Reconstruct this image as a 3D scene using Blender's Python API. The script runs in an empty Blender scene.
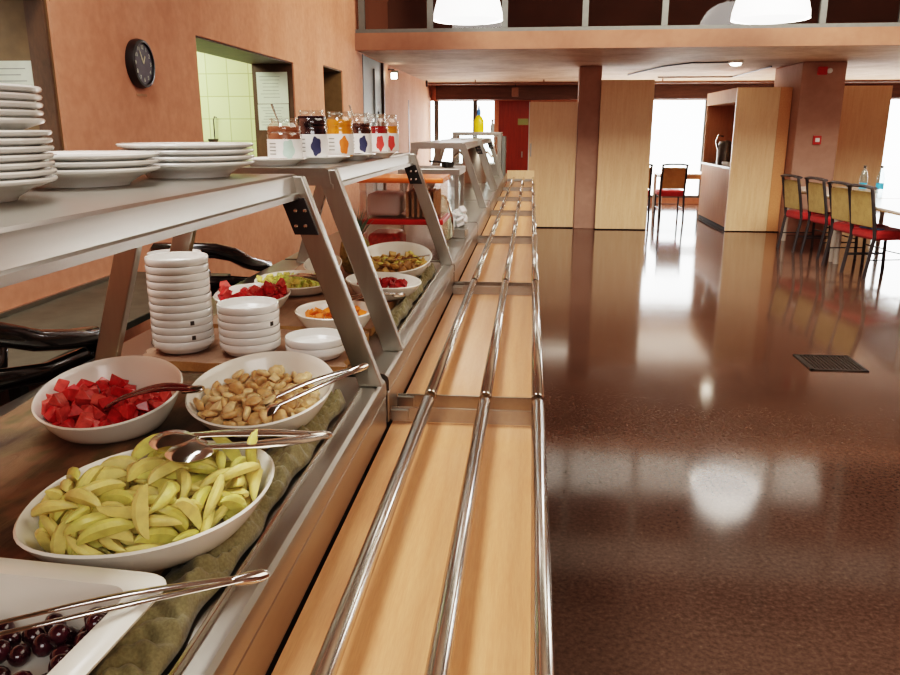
import bpy, bmesh, math, random
from mathutils import Vector, Matrix, Euler
random.seed(7)
C = bpy.context.scene.collection
PI = math.pi
R = math.radians

# ------------------------------------------------------------------ materials
def new_mat(name):
    m = bpy.data.materials.new(name); m.use_nodes = True
    nt = m.node_tree
    b = nt.nodes['Principled BSDF']
    return m, nt, b

def setp(b, **k):
    names = {'col': 'Base Color', 'rough': 'Roughness', 'metal': 'Metallic', 'spec': 'Specular IOR Level', 'coat': 'Coat Weight',
             'coatr': 'Coat Roughness', 'sub': 'Subsurface Weight', 'trans': 'Transmission Weight', 'ior': 'IOR', 'alpha': 'Alpha',
             'sheen': 'Sheen Weight', 'aniso': 'Anisotropic'}
    for n, v in k.items():
        if n == 'col' and len(v) == 3: v = (*v, 1)
        b.inputs[names[n]].default_value = v

def coords(nt, scale=(1, 1, 1), rot=(0, 0, 0), kind='Object'):
    tc = nt.nodes.new('ShaderNodeTexCoord'); mp = nt.nodes.new('ShaderNodeMapping')
    nt.links.new(tc.outputs[kind], mp.inputs['Vector'])
    mp.inputs['Scale'].default_value = scale; mp.inputs['Rotation'].default_value = rot
    return mp.outputs['Vector']

def noise(nt, vec, scale, detail=4, rough=.55, dist=0):
    n = nt.nodes.new('ShaderNodeTexNoise'); nt.links.new(vec, n.inputs['Vector'])
    n.inputs['Scale'].default_value = scale; n.inputs['Detail'].default_value = detail
    n.inputs['Roughness'].default_value = rough; n.inputs['Distortion'].default_value = dist
    return n.outputs['Fac']

def ramp(nt, fac, stops):
    r = nt.nodes.new('ShaderNodeValToRGB'); nt.links.new(fac, r.inputs['Fac'])
    el = r.color_ramp.elements
    while len(el) > 1: el.remove(el[-1])
    el[0].position = stops[0][0]; el[0].color = (*stops[0][1], 1)
    for p, c in stops[1:]:
        e = el.new(p); e.color = (*c, 1)
    return r.outputs['Color']

def mixc(nt, fac, a, b, mode='MIX'):
    n = nt.nodes.new('ShaderNodeMix'); n.data_type = 'RGBA'; n.blend_type = mode
    for s, v in ((n.inputs[0], fac), (n.inputs[6], a), (n.inputs[7], b)):
        if isinstance(v, bpy.types.NodeSocket): nt.links.new(v, s)
        else: s.default_value = v if not isinstance(v, tuple) or len(v) == 4 else (*v, 1)
    return n.outputs[2]

def bump(nt, b, h, strength=.2, dist=.01):
    n = nt.nodes.new('ShaderNodeBump'); n.inputs['Strength'].default_value = strength; n.inputs['Distance'].default_value = dist
    nt.links.new(h, n.inputs['Height']); nt.links.new(n.outputs['Normal'], b.inputs['Normal'])

def plain(name, col, rough=.5, metal=0, var=.12, scale=20, **k):
    m, nt, b = new_mat(name); setp(b, rough=rough, metal=metal, **k)
    v = coords(nt); f = noise(nt, v, scale)
    lo = tuple(c * (1 - var) for c in col); hi = tuple(min(1, c * (1 + var)) for c in col)
    nt.links.new(ramp(nt, f, [(.3, lo), (.7, hi)]), b.inputs['Base Color'])
    return m

def steel(name, col=(.60, .575, .53), rough=.26, stretch=(60, 1.5, 60)):
    m, nt, b = new_mat(name); setp(b, metal=1)
    v = coords(nt, stretch); f = noise(nt, v, 1.6, 2)
    nt.links.new(ramp(nt, f, [(.3, tuple(c * .96 for c in col)), (.7, tuple(min(1, c * 1.03) for c in col))]), b.inputs['Base Color'])
    mr = nt.nodes.new('ShaderNodeMapRange'); nt.links.new(f, mr.inputs[0])
    mr.inputs[3].default_value = rough - .025; mr.inputs[4].default_value = rough + .035
    nt.links.new(mr.outputs[0], b.inputs['Roughness'])
    return m

def wood(name, a, bcol, rough=.4, scale=(14, 1.2, 14), coat=0., plank=None):
    m, nt, b = new_mat(name); setp(b, rough=rough, coat=coat, coatr=.15)
    v = coords(nt, scale); f = noise(nt, v, 3, 6, .6, .6)
    f2 = noise(nt, coords(nt, tuple(s * 5 for s in scale)), 6, 3)
    c = ramp(nt, f, [(.3, a), (.72, bcol)])
    c = mixc(nt, .22, c, ramp(nt, f2, [(.35, tuple(x * .75 for x in a)), (.65, bcol)]))
    nt.links.new(c, b.inputs['Base Color']); bump(nt, b, f2, .05, .002)
    return m

def emit(name, col, s):
    m, nt, b = new_mat(name)
    b.inputs['Emission Color'].default_value = (*col, 1); b.inputs['Emission Strength'].default_value = s
    setp(b, col=col, rough=.4)
    return m

def glassy(name, tint=(1, 1, 1), refl=.12, rough=.03):
    m = bpy.data.materials.new(name); m.use_nodes = True; nt = m.node_tree
    nt.nodes.clear(); out = nt.nodes.new('ShaderNodeOutputMaterial')
    t = nt.nodes.new('ShaderNodeBsdfTransparent'); t.inputs[0].default_value = (*tint, 1)
    g = nt.nodes.new('ShaderNodeBsdfGlossy'); g.inputs['Roughness'].default_value = rough; g.inputs[0].default_value = (1, 1, 1, 1)
    lw = nt.nodes.new('ShaderNodeLayerWeight'); lw.inputs[0].default_value = .3
    mr = nt.nodes.new('ShaderNodeMapRange'); mr.inputs[3].default_value = refl * .5; mr.inputs[4].default_value = min(1, refl * 4)
    nt.links.new(lw.outputs['Facing'], mr.inputs[0])
    mx = nt.nodes.new('ShaderNodeMixShader'); nt.links.new(mr.outputs[0], mx.inputs[0])
    nt.links.new(t.outputs[0], mx.inputs[1]); nt.links.new(g.outputs[0], mx.inputs[2]); nt.links.new(mx.outputs[0], out.inputs[0])
    return m

def m_terracotta():
    m, nt, b = new_mat('terracotta_plaster'); setp(b, rough=.75, spec=.25)
    f = noise(nt, coords(nt, (1, 1, .35)), 2.2, 6, .6); f2 = noise(nt, coords(nt, (1, 1, 1)), 18, 4)
    c = ramp(nt, f, [(.25, (.55, .24, .145)), (.5, (.64, .30, .19)), (.75, (.72, .37, .25))])
    c = mixc(nt, .25, c, ramp(nt, f2, [(.35, (.44, .18, .10)), (.65, (.70, .35, .23))]))
    nt.links.new(c, b.inputs['Base Color']); bump(nt, b, f2, .08, .01)
    return m

def m_floor():
    m, nt, b = new_mat('polished_brown_terrazzo'); setp(b, rough=.1, spec=.42)
    v = coords(nt)
    f = noise(nt, v, 1.1, 5, .6); g = noise(nt, v, 60, 3, .7)
    c = ramp(nt, g, [(.32, (.028, .016, .012)), (.5, (.085, .048, .035)), (.66, (.14, .085, .062)), (.74, (.26, .18, .14))])
    c = mixc(nt, .45, c, ramp(nt, f, [(.3, (.05, .028, .02)), (.7, (.12, .068, .05))]))
    nt.links.new(c, b.inputs['Base Color'])
    r = noise(nt, v, 2.3, 6, .65)
    mr = nt.nodes.new('ShaderNodeMapRange'); nt.links.new(r, mr.inputs[0])
    mr.inputs[3].default_value = .065; mr.inputs[4].default_value = .125
    nt.links.new(mr.outputs[0], b.inputs['Roughness'])
    bump(nt, b, noise(nt, v, 1.6, 2), .025, .02)
    return m

def m_concrete(name, a, c2, rough=.8, sc=.9):
    m, nt, b = new_mat(name); setp(b, rough=rough, spec=.3)
    f = noise(nt, coords(nt), sc, 8, .62, .4); f2 = noise(nt, coords(nt), 12, 4)
    c = mixc(nt, .2, ramp(nt, f, [(.3, a), (.68, c2)]), ramp(nt, f2, [(.3, a), (.7, c2)]))
    nt.links.new(c, b.inputs['Base Color']); bump(nt, b, f2, .12, .01)
    return m

def m_tiles():
    m, nt, b = new_mat('pale_green_tiles'); setp(b, rough=.25)
    br = nt.nodes.new('ShaderNodeTexBrick'); br.offset = 0
    nt.links.new(coords(nt, (1, 1, 1), (R(90), 0, 0)), br.inputs['Vector'])
    br.inputs['Color1'].default_value = (.56, .66, .36, 1); br.inputs['Color2'].default_value = (.60, .69, .40, 1)
    br.inputs['Mortar'].default_value = (.36, .42, .22, 1); br.inputs['Scale'].default_value = 1
    br.inputs['Brick Width'].default_value = .2; br.inputs['Row Height'].default_value = .2; br.inputs['Mortar Size'].default_value = .004
    nt.links.new(br.outputs['Color'], b.inputs['Base Color'])
    return m

def m_rustic():
    m, nt, b = new_mat('rustic_olive_brown_wood'); setp(b, rough=.7)
    v = coords(nt, (9, 1.6, 9)); f = noise(nt, v, 1.6, 7, .65, 1.2)
    p = noise(nt, coords(nt, (1, .8, 1)), 5.5, 3)
    c = ramp(nt, p, [(.38, (.05, .028, .014)), (.46, (.085, .062, .024)), (.50, (.17, .085, .042)), (.56, (.20, .105, .055)), (.60, (.10, .085, .03)), (.68, (.07, .04, .02))])
    c = mixc(nt, .45, c, ramp(nt, f, [(.35, (.016, .010, .006)), (.5, (.085, .058, .028)), (.7, (.19, .125, .062))]))
    nt.links.new(c, b.inputs['Base Color']); bump(nt, b, f, .5, .01)
    return m

def m_cloth(name, a, c2, bs=.35):
    m, nt, b = new_mat(name); setp(b, rough=.9, sheen=.15)
    f = noise(nt, coords(nt), 260, 2); g = noise(nt, coords(nt), 14, 4)
    c = mixc(nt, .4, ramp(nt, g, [(.3, a), (.7, c2)]), ramp(nt, f, [(.35, tuple(x * .6 for x in a)), (.65, c2)]))
    nt.links.new(c, b.inputs['Base Color']); bump(nt, b, f, bs, .002)
    return m

M = {}
M['terra'] = m_terracotta()
M['floor'] = m_floor()
M['slab_edge'] = m_concrete('reddish_concrete', (.24, .11, .07), (.34, .17, .11), .7, 1.5)
M['slab_under'] = m_concrete('stained_concrete_underside', (.30, .165, .10), (.68, .44, .30), .75, 1.0)
M['pillar'] = m_concrete('brown_pink_concrete', (.34, .19, .145), (.50, .31, .24), .7, 1.2)
M['ceil'] = m_concrete('hall_ceiling_concrete', (.42, .30, .23), (.60, .45, .36), .9, .6)
M['tiles'] = m_tiles()
M['brownwood'] = wood('dark_brown_wood', (.055, .028, .014), (.13, .065, .032), .5, (3, 3, 1))
M['olivewood'] = plain('olive_brown_paint', (.17, .105, .045), .55)
M['darkbeam'] = wood('dark_beam_timber', (.07, .035, .025), (.14, .075, .055), .6, (1, 8, 8))
M['panel'] = wood('pale_birch_laminate', (.78, .50, .29), (.90, .65, .42), .38, (8, 8, .7))
M['panelred'] = wood('reddish_beech_in_shade', (.42, .20, .11), (.52, .27, .155), .6, (8, 8, .7))  # reddish wood, darkened to carry the shade on the station's side
M['panelred'].node_tree.nodes['Principled BSDF'].inputs['Specular IOR Level'].default_value = .08
M['tray'] = wood('beech_tray_board', (.60, .275, .125), (.72, .385, .19), .36, (18, .9, 18), .15)
M['rustic'] = m_rustic()
M['boardedge'] = wood('golden_brown_wood', (.30, .15, .05), (.46, .26, .10), .5, (9, 2, 9))
M['boardpink'] = wood('pinkish_brown_wood', (.20, .11, .07), (.33, .20, .13), .55, (9, 2, 9))
M['steel'] = steel('brushed_steel', (.39, .37, .33), .31, (50, 2.5, 50))
M['steel_x'] = steel('brushed_steel_post', (.40, .385, .34), .30, (40, 40, 2))
M['chrome'] = plain('polished_rail_steel', (.62, .60, .55), .17, 1, .02)
M['tong'] = plain('shiny_tong_steel', (.72, .70, .67), .14, 1, .03)
M['tongredrefl'] = plain('tong_steel_red_reflection', (.10, .012, .010), .16, 0, .2)  # watermelon's red reflection in the steel, painted as a dark red base
M['darksteel'] = plain('dark_steel', (.12, .11, .10), .4, .8)
M['black'] = plain('black_plastic', (.012, .010, .010), .35)
M['blackwood'] = plain('black_lacquered_wood', (.010, .006, .006), .2, 0, .3, coat=.5)
M['gap'] = plain('shadow_gap_black', (.008, .006, .005), .8)
M['ceramic'] = plain('white_ceramic', (.82, .82, .79), .16, 0, .015, 6, coat=.4)
M['melamine'] = plain('white_melamine', (.80, .78, .70), .22, 0, .02, 6, coat=.3)
M['mark'] = plain('dark_print', (.05, .045, .04), .5)
M['apple'] = plain('pale_apple_flesh', (.74, .62, .22), .42, 0, .14, 60, sub=.08)
M['appleskin'] = plain('greenish_apple_flesh', (.66, .60, .17), .38, 0, .16, 60, sub=.08)
M['melon'] = plain('red_watermelon_flesh', (.50, .026, .026), .2, 0, .35, 70, sub=.1)
M['melon2'] = plain('pinkish_watermelon_flesh', (.66, .10, .085), .2, 0, .3, 70, sub=.1)
M['banana'] = plain('browned_banana_flesh', (.60, .37, .17), .34, 0, .25, 80, sub=.08)
M['banana2'] = plain('cream_banana_flesh', (.76, .55, .30), .34, 0, .2, 80, sub=.08)
M['grape'] = plain('dark_red_grape_skin', (.045, .008, .014), .14, 0, .6, 30, coat=.4)
M['orange'] = plain('orange_fruit_flesh', (.80, .23, .03), .3, 0, .2, 50)
M['lettuce'] = plain('pale_green_melon_flesh', (.52, .55, .12), .4, 0, .35, 50)
M['lettuce2'] = plain('yellow_green_melon_flesh', (.66, .58, .16), .4, 0, .25, 50)
M['yellow'] = plain('yellow_fruit_flesh', (.80, .47, .04), .35, 0, .2, 50)
M['dried'] = plain('dried_fruit_brown', (.30, .15, .045), .5, 0, .35, 50)
M['dried2'] = plain('dried_fruit_amber', (.48, .29, .08), .5, 0, .3, 50)
M['crown'] = plain('pineapple_leaf_green', (.12, .18, .13), .5, 0, .4, 30)
M['pine'] = plain('pineapple_rind', (.22, .17, .05), .6, 0, .5, 60)
M['redlid'] = plain('red_plastic_lid', (.55, .03, .02), .3)
M['orangelid'] = plain('orange_plastic_lid', (.85, .20, .04), .3)
M['clear'] = glassy('clear_plastic', (.93, .88, .86), .10, .12)
M['glass'] = glassy('clear_glass', (.94, .96, .95), .14)
M['pane'] = glassy('window_glass', (.97, .98, .98), .05)
M['greypane'] = glassy('grey_mezzanine_glass', (.55, .53, .52), .10, .05)
M['paper'] = plain('pale_paper', (.62, .66, .56), .8, 0, .04)
M['label'] = plain('white_paper_label', (.80, .80, .78), .55, 0, .03)
M['ink'] = plain('grey_ink', (.25, .27, .24), .7)
M['jam_peach'] = plain('brown_spread', (.30, .10, .045), .3)
M['jam_blue'] = plain('blackberry_jam', (.012, .006, .014), .12)
M['jam_orange'] = plain('orange_marmalade', (.80, .28, .02), .2)
M['jam_dark'] = plain('dark_plum_jam', (.05, .02, .018), .15)
M['jam_red'] = plain('red_jam', (.33, .02, .02), .2)
M['pr_blue'] = plain('dark_blue_print', (.03, .035, .09), .5)
M['pr_orange'] = plain('orange_print', (.80, .20, .03), .5)
M['pr_red'] = plain('red_print', (.65, .06, .05), .5)
M['pr_green'] = plain('mint_print', (.45, .62, .55), .5)
M['lampglass'] = emit('white_lamp_glass', (1, .97, .92), 2.6)
M['bulb'] = emit('bright_bulb', (1, .88, .7), 14)
M['greydoor'] = plain('blue_grey_paint', (.27, .29, .28), .5, 0, .06)
M['greymetal'] = plain('grey_painted_metal', (.13, .135, .125), .5, .1, .08)
M['reddoor'] = wood('red_stained_door', (.22, .022, .008), (.32, .042, .014), .4, (8, 8, .6))
M['exit'] = emit('green_sign', (.20, .21, .07), .12)
M['darkroom'] = plain('dark_brown_mezzanine', (.16, .075, .052), .8, 0, .25, 2)
M['redfab'] = m_cloth('red_upholstery', (.42, .02, .022), (.62, .045, .04))
M['goldfab'] = m_cloth('olive_gold_upholstery', (.42, .29, .09), (.62, .45, .17))
M['orangefab'] = m_cloth('orange_brown_upholstery', (.50, .22, .07), (.62, .30, .11))
M['chairmetal'] = plain('dark_grey_chair_metal', (.075, .07, .075), .35, .5)
M['bluefab'] = m_cloth('blue_cloth', (.08, .18, .42), (.13, .27, .55))
M['tablewhite'] = plain('glossy_white_table', (.80, .76, .70), .18, 0, .03)
M['tableedge'] = wood('tan_table_edge', (.45, .28, .13), (.56, .37, .18), .4)
M['legwhite'] = plain('light_grey_table_leg', (.60, .56, .50), .3, .3, .04)
M['cloth'] = m_cloth('olive_linen', (.16, .135, .06), (.25, .21, .105))
M['granite'] = m_concrete('dark_green_grey_worktop', (.055, .056, .042), (.105, .10, .075), .45, 9)
M['water'] = glassy('bluish_water_bottle', (.80, .93, .97), .14)
M['waterblue'] = plain('blue_bottle_label', (.06, .35, .55), .4)
M['soap'] = plain('yellow_soap', (.85, .62, .02), .25)
M['bluecap'] = plain('blue_cap', (.06, .25, .65), .35)
M['white'] = plain('white_plastic', (.82, .82, .82), .35, 0, .02)
M['redplastic'] = plain('red_alarm_plastic', (.50, .03, .025), .35)
M['clockdial'] = plain('dark_clock_dial', (.055, .05, .075), .35, 0, .3)
M['clockpale'] = plain('pale_gold_print', (.62, .56, .38), .5)
M['strip'] = plain('brownish_strip', (.40, .22, .12), .6)
M['grate'] = plain('dark_drain_metal', (.045, .04, .035), .45, .6)
M['pipe'] = plain('brown_pipe', (.22, .11, .07), .5)
M['fixture'] = plain('dark_fixture', (.05, .04, .035), .5)
M['cream'] = plain('kitchen_plaster', (.55, .50, .36), .8)
M['crisp'] = plain('toasted_crispbread', (.55, .36, .19), .8, 0, .2, 90)

# ------------------------------------------------------------------ mesh builder
class MB:
    def __init__(s): s.v = []; s.f = []
    def add(s, vs, fs, T=None):
        n = len(s.v)
        s.v += [tuple(T @ Vector(v)) if T is not None else tuple(v) for v in vs]
        s.f += [tuple(i + n for i in f) for f in fs]
        return s
    def box(s, c, d, rot=(0, 0, 0), T=None):
        x, y, z = (k / 2 for k in d)
        vs = [(a * x, b * y, e * z) for a in (-1, 1) for b in (-1, 1) for e in (-1, 1)]
        fs = [(0, 1, 3, 2), (4, 6, 7, 5), (0, 4, 5, 1), (2, 3, 7, 6), (0, 2, 6, 4), (1, 5, 7, 3)]
        t = Matrix.Translation(c) @ Euler(rot).to_matrix().to_4x4()
        return s.add(vs, fs, T @ t if T is not None else t)
    def rng(s, x0, x1, y0, y1, z0, z1):
        return s.box(((x0 + x1) / 2, (y0 + y1) / 2, (z0 + z1) / 2), (x1 - x0, y1 - y0, z1 - z0))
    def lathe(s, prof, seg=32, T=None, sx=1, sy=1):
        vs = []; fs = []; rings = []
        for r, z in prof:
            if r < 1e-6:
                rings.append([len(vs)]); vs.append((0, 0, z))
            else:
                ring = []
                for i in range(seg):
                    a = 2 * PI * i / seg; ring.append(len(vs)); vs.append((r * sx * math.cos(a), r * sy * math.sin(a), z))
                rings.append(ring)
        for A, B in zip(rings, rings[1:]):
            for i in range(seg):
                j = (i + 1) % seg
                if len(A) == 1 and len(B) == 1: continue
                if len(A) == 1: fs.append((A[0], B[j], B[i])[::-1])
                elif len(B) == 1: fs.append((A[i], A[j], B[0]))
                else: fs.append((A[i], A[j], B[j], B[i]))
        return s.add(vs, fs, T)
    def tube(s, pts, r, seg=8, flat=1.0, up=None, closed=False):
        pts = [Vector(p) for p in pts]; n = len(pts)
        rs = r if isinstance(r, (list, tuple)) else [r] * n
        vs = []; fs = []
        t0 = (pts[1] - pts[0]).normalized()
        u = Vector(up) if up else (Vector((0, 0, 1)) if abs(t0.z) < .9 else Vector((1, 0, 0)))
        for i, p in enumerate(pts):
            if closed: t = pts[(i + 1) % n] - pts[i - 1]
            else: t = pts[min(i + 1, n - 1)] - pts[max(i - 1, 0)]
            t.normalize(); u = (u - t * u.dot(t)).normalized(); w = t.cross(u)
            for k in range(seg):
                a = 2 * PI * k / seg
                vs.append(p + u * (rs[i] * flat * math.sin(a)) + w * (rs[i] * math.cos(a)))
        m = n if closed else n - 1
        for i in range(m):
            for k in range(seg):
                a = i * seg + k; b = i * seg + (k + 1) % seg; i2 = (i + 1) % n
                fs.append((a, b, i2 * seg + (k + 1) % seg, i2 * seg + k))
        if not closed:
            fs.append(tuple(range(seg))[::-1]); fs.append(tuple((n - 1) * seg + k for k in range(seg)))
        return s.add(vs, fs)
    def prism(s, poly, axis, a0, a1):
        def P(p, a):
            return {'Y': (p[0], a, p[1]), 'X': (a, p[0], p[1]), 'Z': (p[0], p[1], a)}[axis]
        n = len(poly)
        vs = [P(p, a0) for p in poly] + [P(p, a1) for p in poly]
        fs = [tuple(range(n)), tuple(range(n, 2 * n))[::-1]] + [(i, i + n, (i + 1) % n + n, (i + 1) % n) for i in range(n)]
        return s.add(vs, fs)
    def build(s, name, mat, parent=None, smooth=35, bevel=0, org=None, seg=2):
        me = bpy.data.meshes.new(name)
        vs = s.v if org is None else [(v[0] - org[0], v[1] - org[1], v[2] - org[2]) for v in s.v]
        me.from_pydata(vs, [], s.f)
        bm = bmesh.new(); bm.from_mesh(me); bmesh.ops.recalc_face_normals(bm, faces=bm.faces); bm.to_mesh(me); bm.free()
        me.materials.append(M[mat] if isinstance(mat, str) else mat)
        if smooth:
            me.polygons.foreach_set('use_smooth', [True] * len(me.polygons)); me.set_sharp_from_angle(angle=R(smooth))
        me.update()
        o = bpy.data.objects.new(name, me); C.objects.link(o)
        if parent is not None: o.parent = parent
        if bevel:
            md = o.modifiers.new('bevel', 'BEVEL'); md.width = bevel; md.segments = seg; md.limit_method = 'ANGLE'; md.angle_limit = R(40)
        return o

def tag(o, label, cat, group=None):
    o['label'] = label; o['category'] = cat
    if group: o['group'] = group
    return o

def thing(name, label, cat, loc=(0, 0, 0), rz=0, group=None):
    o = bpy.data.objects.new(name, None); C.objects.link(o); o.empty_display_size = .05
    o.location = loc; o.rotation_euler = (0, 0, rz)
    return tag(o, label, cat, group)

def struct(name, mb, mat, parent=None, smooth=0, bevel=0):
    o = mb.build(name, mat, parent, smooth, bevel)
    if parent is None: o['kind'] = 'structure'
    return o

def dup(o, parent=None):
    c = o.copy(); C.objects.link(c)
    if parent is not None: c.parent = parent
    for ch in list(o.children): dup(ch, c)
    return c

def place(o, loc, rot=None, label=None, group=None):
    o.location = loc
    if rot is not None: o.rotation_euler = rot
    if label: o['label'] = label
    if group: o['group'] = group
    return o

ORD = 'topmost second third fourth fifth sixth seventh eighth ninth tenth eleventh twelfth thirteenth fourteenth'.split()

def text_part(s, size, T, name, mat, parent, ext=.0006):
    cu = bpy.data.curves.new('t', 'FONT'); cu.body = s; cu.size = size; cu.align_x = 'CENTER'; cu.align_y = 'CENTER'; cu.extrude = ext
    t = bpy.data.objects.new('t', cu); C.objects.link(t)
    dg = bpy.context.evaluated_depsgraph_get(); dg.update()
    me = bpy.data.meshes.new_from_object(t.evaluated_get(dg))
    vs = [tuple(T @ v.co) for v in me.vertices]; fs = [tuple(p.vertices) for p in me.polygons]
    bpy.data.objects.remove(t); bpy.data.curves.remove(cu); bpy.data.meshes.remove(me)
    if name is None: return vs, fs
    return MB().add(vs, fs).build(name, mat, parent, 0)

# ------------------------------------------------------------------ setting
WX = -2.13; WB = -2.5
struct('floor', MB().rng(-6, 10, -3.2, 17.3, -.1, 0), 'floor')
w = MB()
OP = [(2.45, 3.50, 1.05, 2.08), (5.06, 7.16, 1.1, 2.08), (8.2, 9.03, 1.1, 2.14)]
ys = -3.0
for y0, y1, z0, z1 in OP:
    w.rng(WB, WX, ys, y0, 0, 5); w.rng(WB, WX, y0, y1, 0, z0); w.rng(WB, WX, y0, y1, z1, 5); ys = y1
w.rng(WB, WX, ys, 10.12, 0, 2.42); w.rng(WB, WX, ys, 12.2, 2.42, 5)
struct('wall_left', w, 'terra')
# lined reveals of the hatches
for n, (y0, y1, z0, z1) in enumerate(OP):
    t = MB()
    t.rng(WB - .01, WX - .012, y1 - .012, y1 - .0005, z0, z1); t.rng(WB - .01, WX - .012, y0, y1, z1 - .012, z1 - .0005)
    t.rng(WB - .01, WX - .012, y0, y1, z0 + .0005, z0 + .03); t.rng(WB - .01, WX - .012, y0 + .0005, y0 + .012, z0, z1)
    struct('trim_%d' % (n + 1), t, ['olivewood', 'brownwood', 'olivewood'][n])
struct('trim_6', MB().rng(-2.23, WX - .013, 3.468, 3.487, 1.08, 2.066), 'brownwood')
struct('wall_kitchen_tiled', MB().rng(-5.2, WB - .02, 7.30, 7.40, 0, 2.6), 'tiles')
struct('wall_kitchen_back', MB().rng(-5.3, -5.2, -3, 10, 0, 2.6), 'cream')
struct('wall_kitchen_partition', MB().rng(-5.2, WB - .02, 3.70, 3.8, 0, 2.6), 'olivewood')
struct('wall_kitchen_end', MB().rng(-5.2, WB - .02, 9.4, 9.5, 0, 2.6), 'olivewood')
struct('ceiling_kitchen', MB().rng(-5.3, WB, -3, 10, 2.6, 2.7), 'cream')
struct('wall_back', MB().rng(-2.6, 10, -3.2, -3, 0, 5), 'terra')
struct('wall_right', MB().rng(10, 10.2, -3.2, 17.3, 0, 5), 'terra')
struct('ceiling', MB().rng(-2.6, 10, -3.2, 12.2, 5, 5.2), 'ceil')
# mezzanine slab
struct('ceiling_slab', MB().rng(WX, 10, 9.78, 17.3, 2.425, 2.61), 'slab_under')
struct('trim_4', MB().rng(WX, 10, 9.74, 9.78, 2.42, 2.615), 'slab_edge')
struct('wall_mezzanine', MB().rng(WX, 10, 12, 12.2, 2.61, 5), 'darkroom')
wm = bpy.data.objects.new('window_1', None); C.objects.link(wm); wm['kind'] = 'structure'; wm.location = (0, 9.8, 2.61)
f = MB().rng(WX, 10, -.03, .03, .005, .05); f.build('bottom_rail', 'greymetal', wm)
for i, x in enumerate((-2.05, -1.23, -.35, .58, 1.48, 2.35, 3.22, 4.08, 4.95, 5.8, 6.7, 7.6, 8.5, 9.4)):
    MB().rng(x - .035, x + .035, -.035, .035, .05, 2.38).build('post', 'greymetal', wm)
MB().rng(WX + .02, 10, -.006, .006, .05, 2.38).build('pane', 'greypane', wm)
# grey service door then the far stretch of the left wall
d = struct('door_1', MB().rng(WB, WX - .03, 10.12, 11.55, 0, 2.44), 'greydoor')
MB().rng(WX - .03, WX - .005, 10.2, 10.28, 0, 2.42).rng(WX - .03, WX - .005, 10.95, 11.0, 0, 2.3).build('door_frame', 'greydoor', d, 0)
MB().rng(WX - .03, WX - .01, 11.25, 11.30, .9, 1.75).build('door_handle', 'darksteel', d, 0)
struct('wall_left_far', MB().rng(WB, WX, 11.6, 17, 0, 2.44), 'terra')
struct('trim_5', MB().rng(WB, WX + .006, 11.55, 11.62, 0, 2.42).rng(WX, WX + .006, 13.85, 13.93, 0, 2.0), 'brownwood')
# far wall: windows, red door
FY = 17.0
w = MB()
w.rng(WB, 10, FY, FY + .2, 2.09, 2.44)
for a, b in ((-.80, -.70), (-.04, 1.0), (4.7, 5.4), (9.6, 10)): w.rng(a, b, FY, FY + .2, 0, 2.09)
for a, b in ((-2.13, -.8), (1.0, 4.7), (5.4, 9.6)): w.rng(a, b, FY, FY + .2, 0, .12)
struct('wall_far', w, 'terra')
for k, (a, b, mul) in enumerate(((-2.125, -.8, (-2.02, -1.2)), (1.0, 4.7, (1.05, 2.28, 3.55, 4.65)), (5.4, 9.6, (5.45, 6.9, 8.3, 9.55)))):
    fr = MB()
    for x in mul: fr.rng(x - .045, x + .045, FY + .02, FY + .1, .12, 2.09)
    fr.rng(a, b, FY + .02, FY + .1, .12, .17)
    wd = struct('window_%d' % (k + 2), fr, 'greymetal')
    MB().rng(a, b, FY + .055, FY + .062, .17, 2.09).build('pane', 'pane', wd, 0)
d = struct('door_2', MB().rng(-.70, -.04, FY + .01, FY + .06, 0, 2.09), 'reddoor')
MB().rng(-.30, -.08, FY - .008, FY + .009, 1.60, 1.73).build('exit_sign', 'exit', d, 0)
T = Matrix.Translation((-.295, FY - .0085, 1.665)) @ Matrix.Rotation(R(90), 4, 'X')
MB().box((-.20, FY - .03, 1.0), (.03, .05, .12)).build('door_handle', 'steel', d, 0)
struct('beam_far', MB().rng(-1.98, 10, 16.6, 16.9, 2.10, 2.37), 'darkbeam')
struct('pillar_1', MB().rng(.69, 1.02, 12.44, 12.78, 0, 2.425), 'pillar', bevel=.01)
struct('pillar_2', MB().rng(3.76, 4.36, 12.0, 13.3, 0, 2.425), 'pillar', bevel=.015)
struct('ground_outside', MB().rng(-12, 22, 17.35, 40, -.25, -.15), plain('pale_paving', (.8, .78, .74), .8))

# ------------------------------------------------------------------ things on the setting
# wall clock
cl = thing('wall_clock', 'round black wall clock with dark printed dial on terracotta wall', 'clock', (WX, 4.25, 1.845))
Tc = Matrix.Rotation(R(90), 4, 'Y')
MB().lathe([(0, 0.001), (.125, .001), (.128, .02), (.122, .045), (.108, .048), (.106, .034), (0, .034)], 40, Tc).build('casing', 'black', cl)
dial = MB().lathe([(0, .035), (.105, .035), (.105, .037), (0, .0375)], 40, Tc).build('dial', 'clockdial', cl)
nm = MB()
for h in range(12):
    a = R(90 - 30 * h)
    vs, fs = text_part(str(h if h else 12), .03, Matrix.Identity(4), None, None, None)
    T = Matrix.Translation((.0385, .083 * math.cos(a), .083 * math.sin(a))) @ Matrix(((0, 0, 1, 0), (1, 0, 0, 0), (0, 1, 0, 0), (0, 0, 0, 1)))
    nm.add(vs, fs, T)
nm.build('numerals', 'paper', dial, 0)
for nme, ang, ln, wd_ in (('hour_hand', 62, .045, .008), ('minute_hand', 118, .07, .006)):
    mb = MB(); mb.box((.040, ln / 2 * math.cos(R(ang)), ln / 2 * math.sin(R(ang))), (.002, ln, wd_), (R(ang), 0, 0)); mb.build(nme, 'clockpale', cl, 0)
pl = tag(MB().rng(-.0005, .003, -.055, .055, -.006, .006).build('name_strip', 'strip', None, 0), 'tiny pale brown strip stuck below the black clock', 'plate'); pl.location = (WX + .001, 4.27, 1.685)
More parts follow.
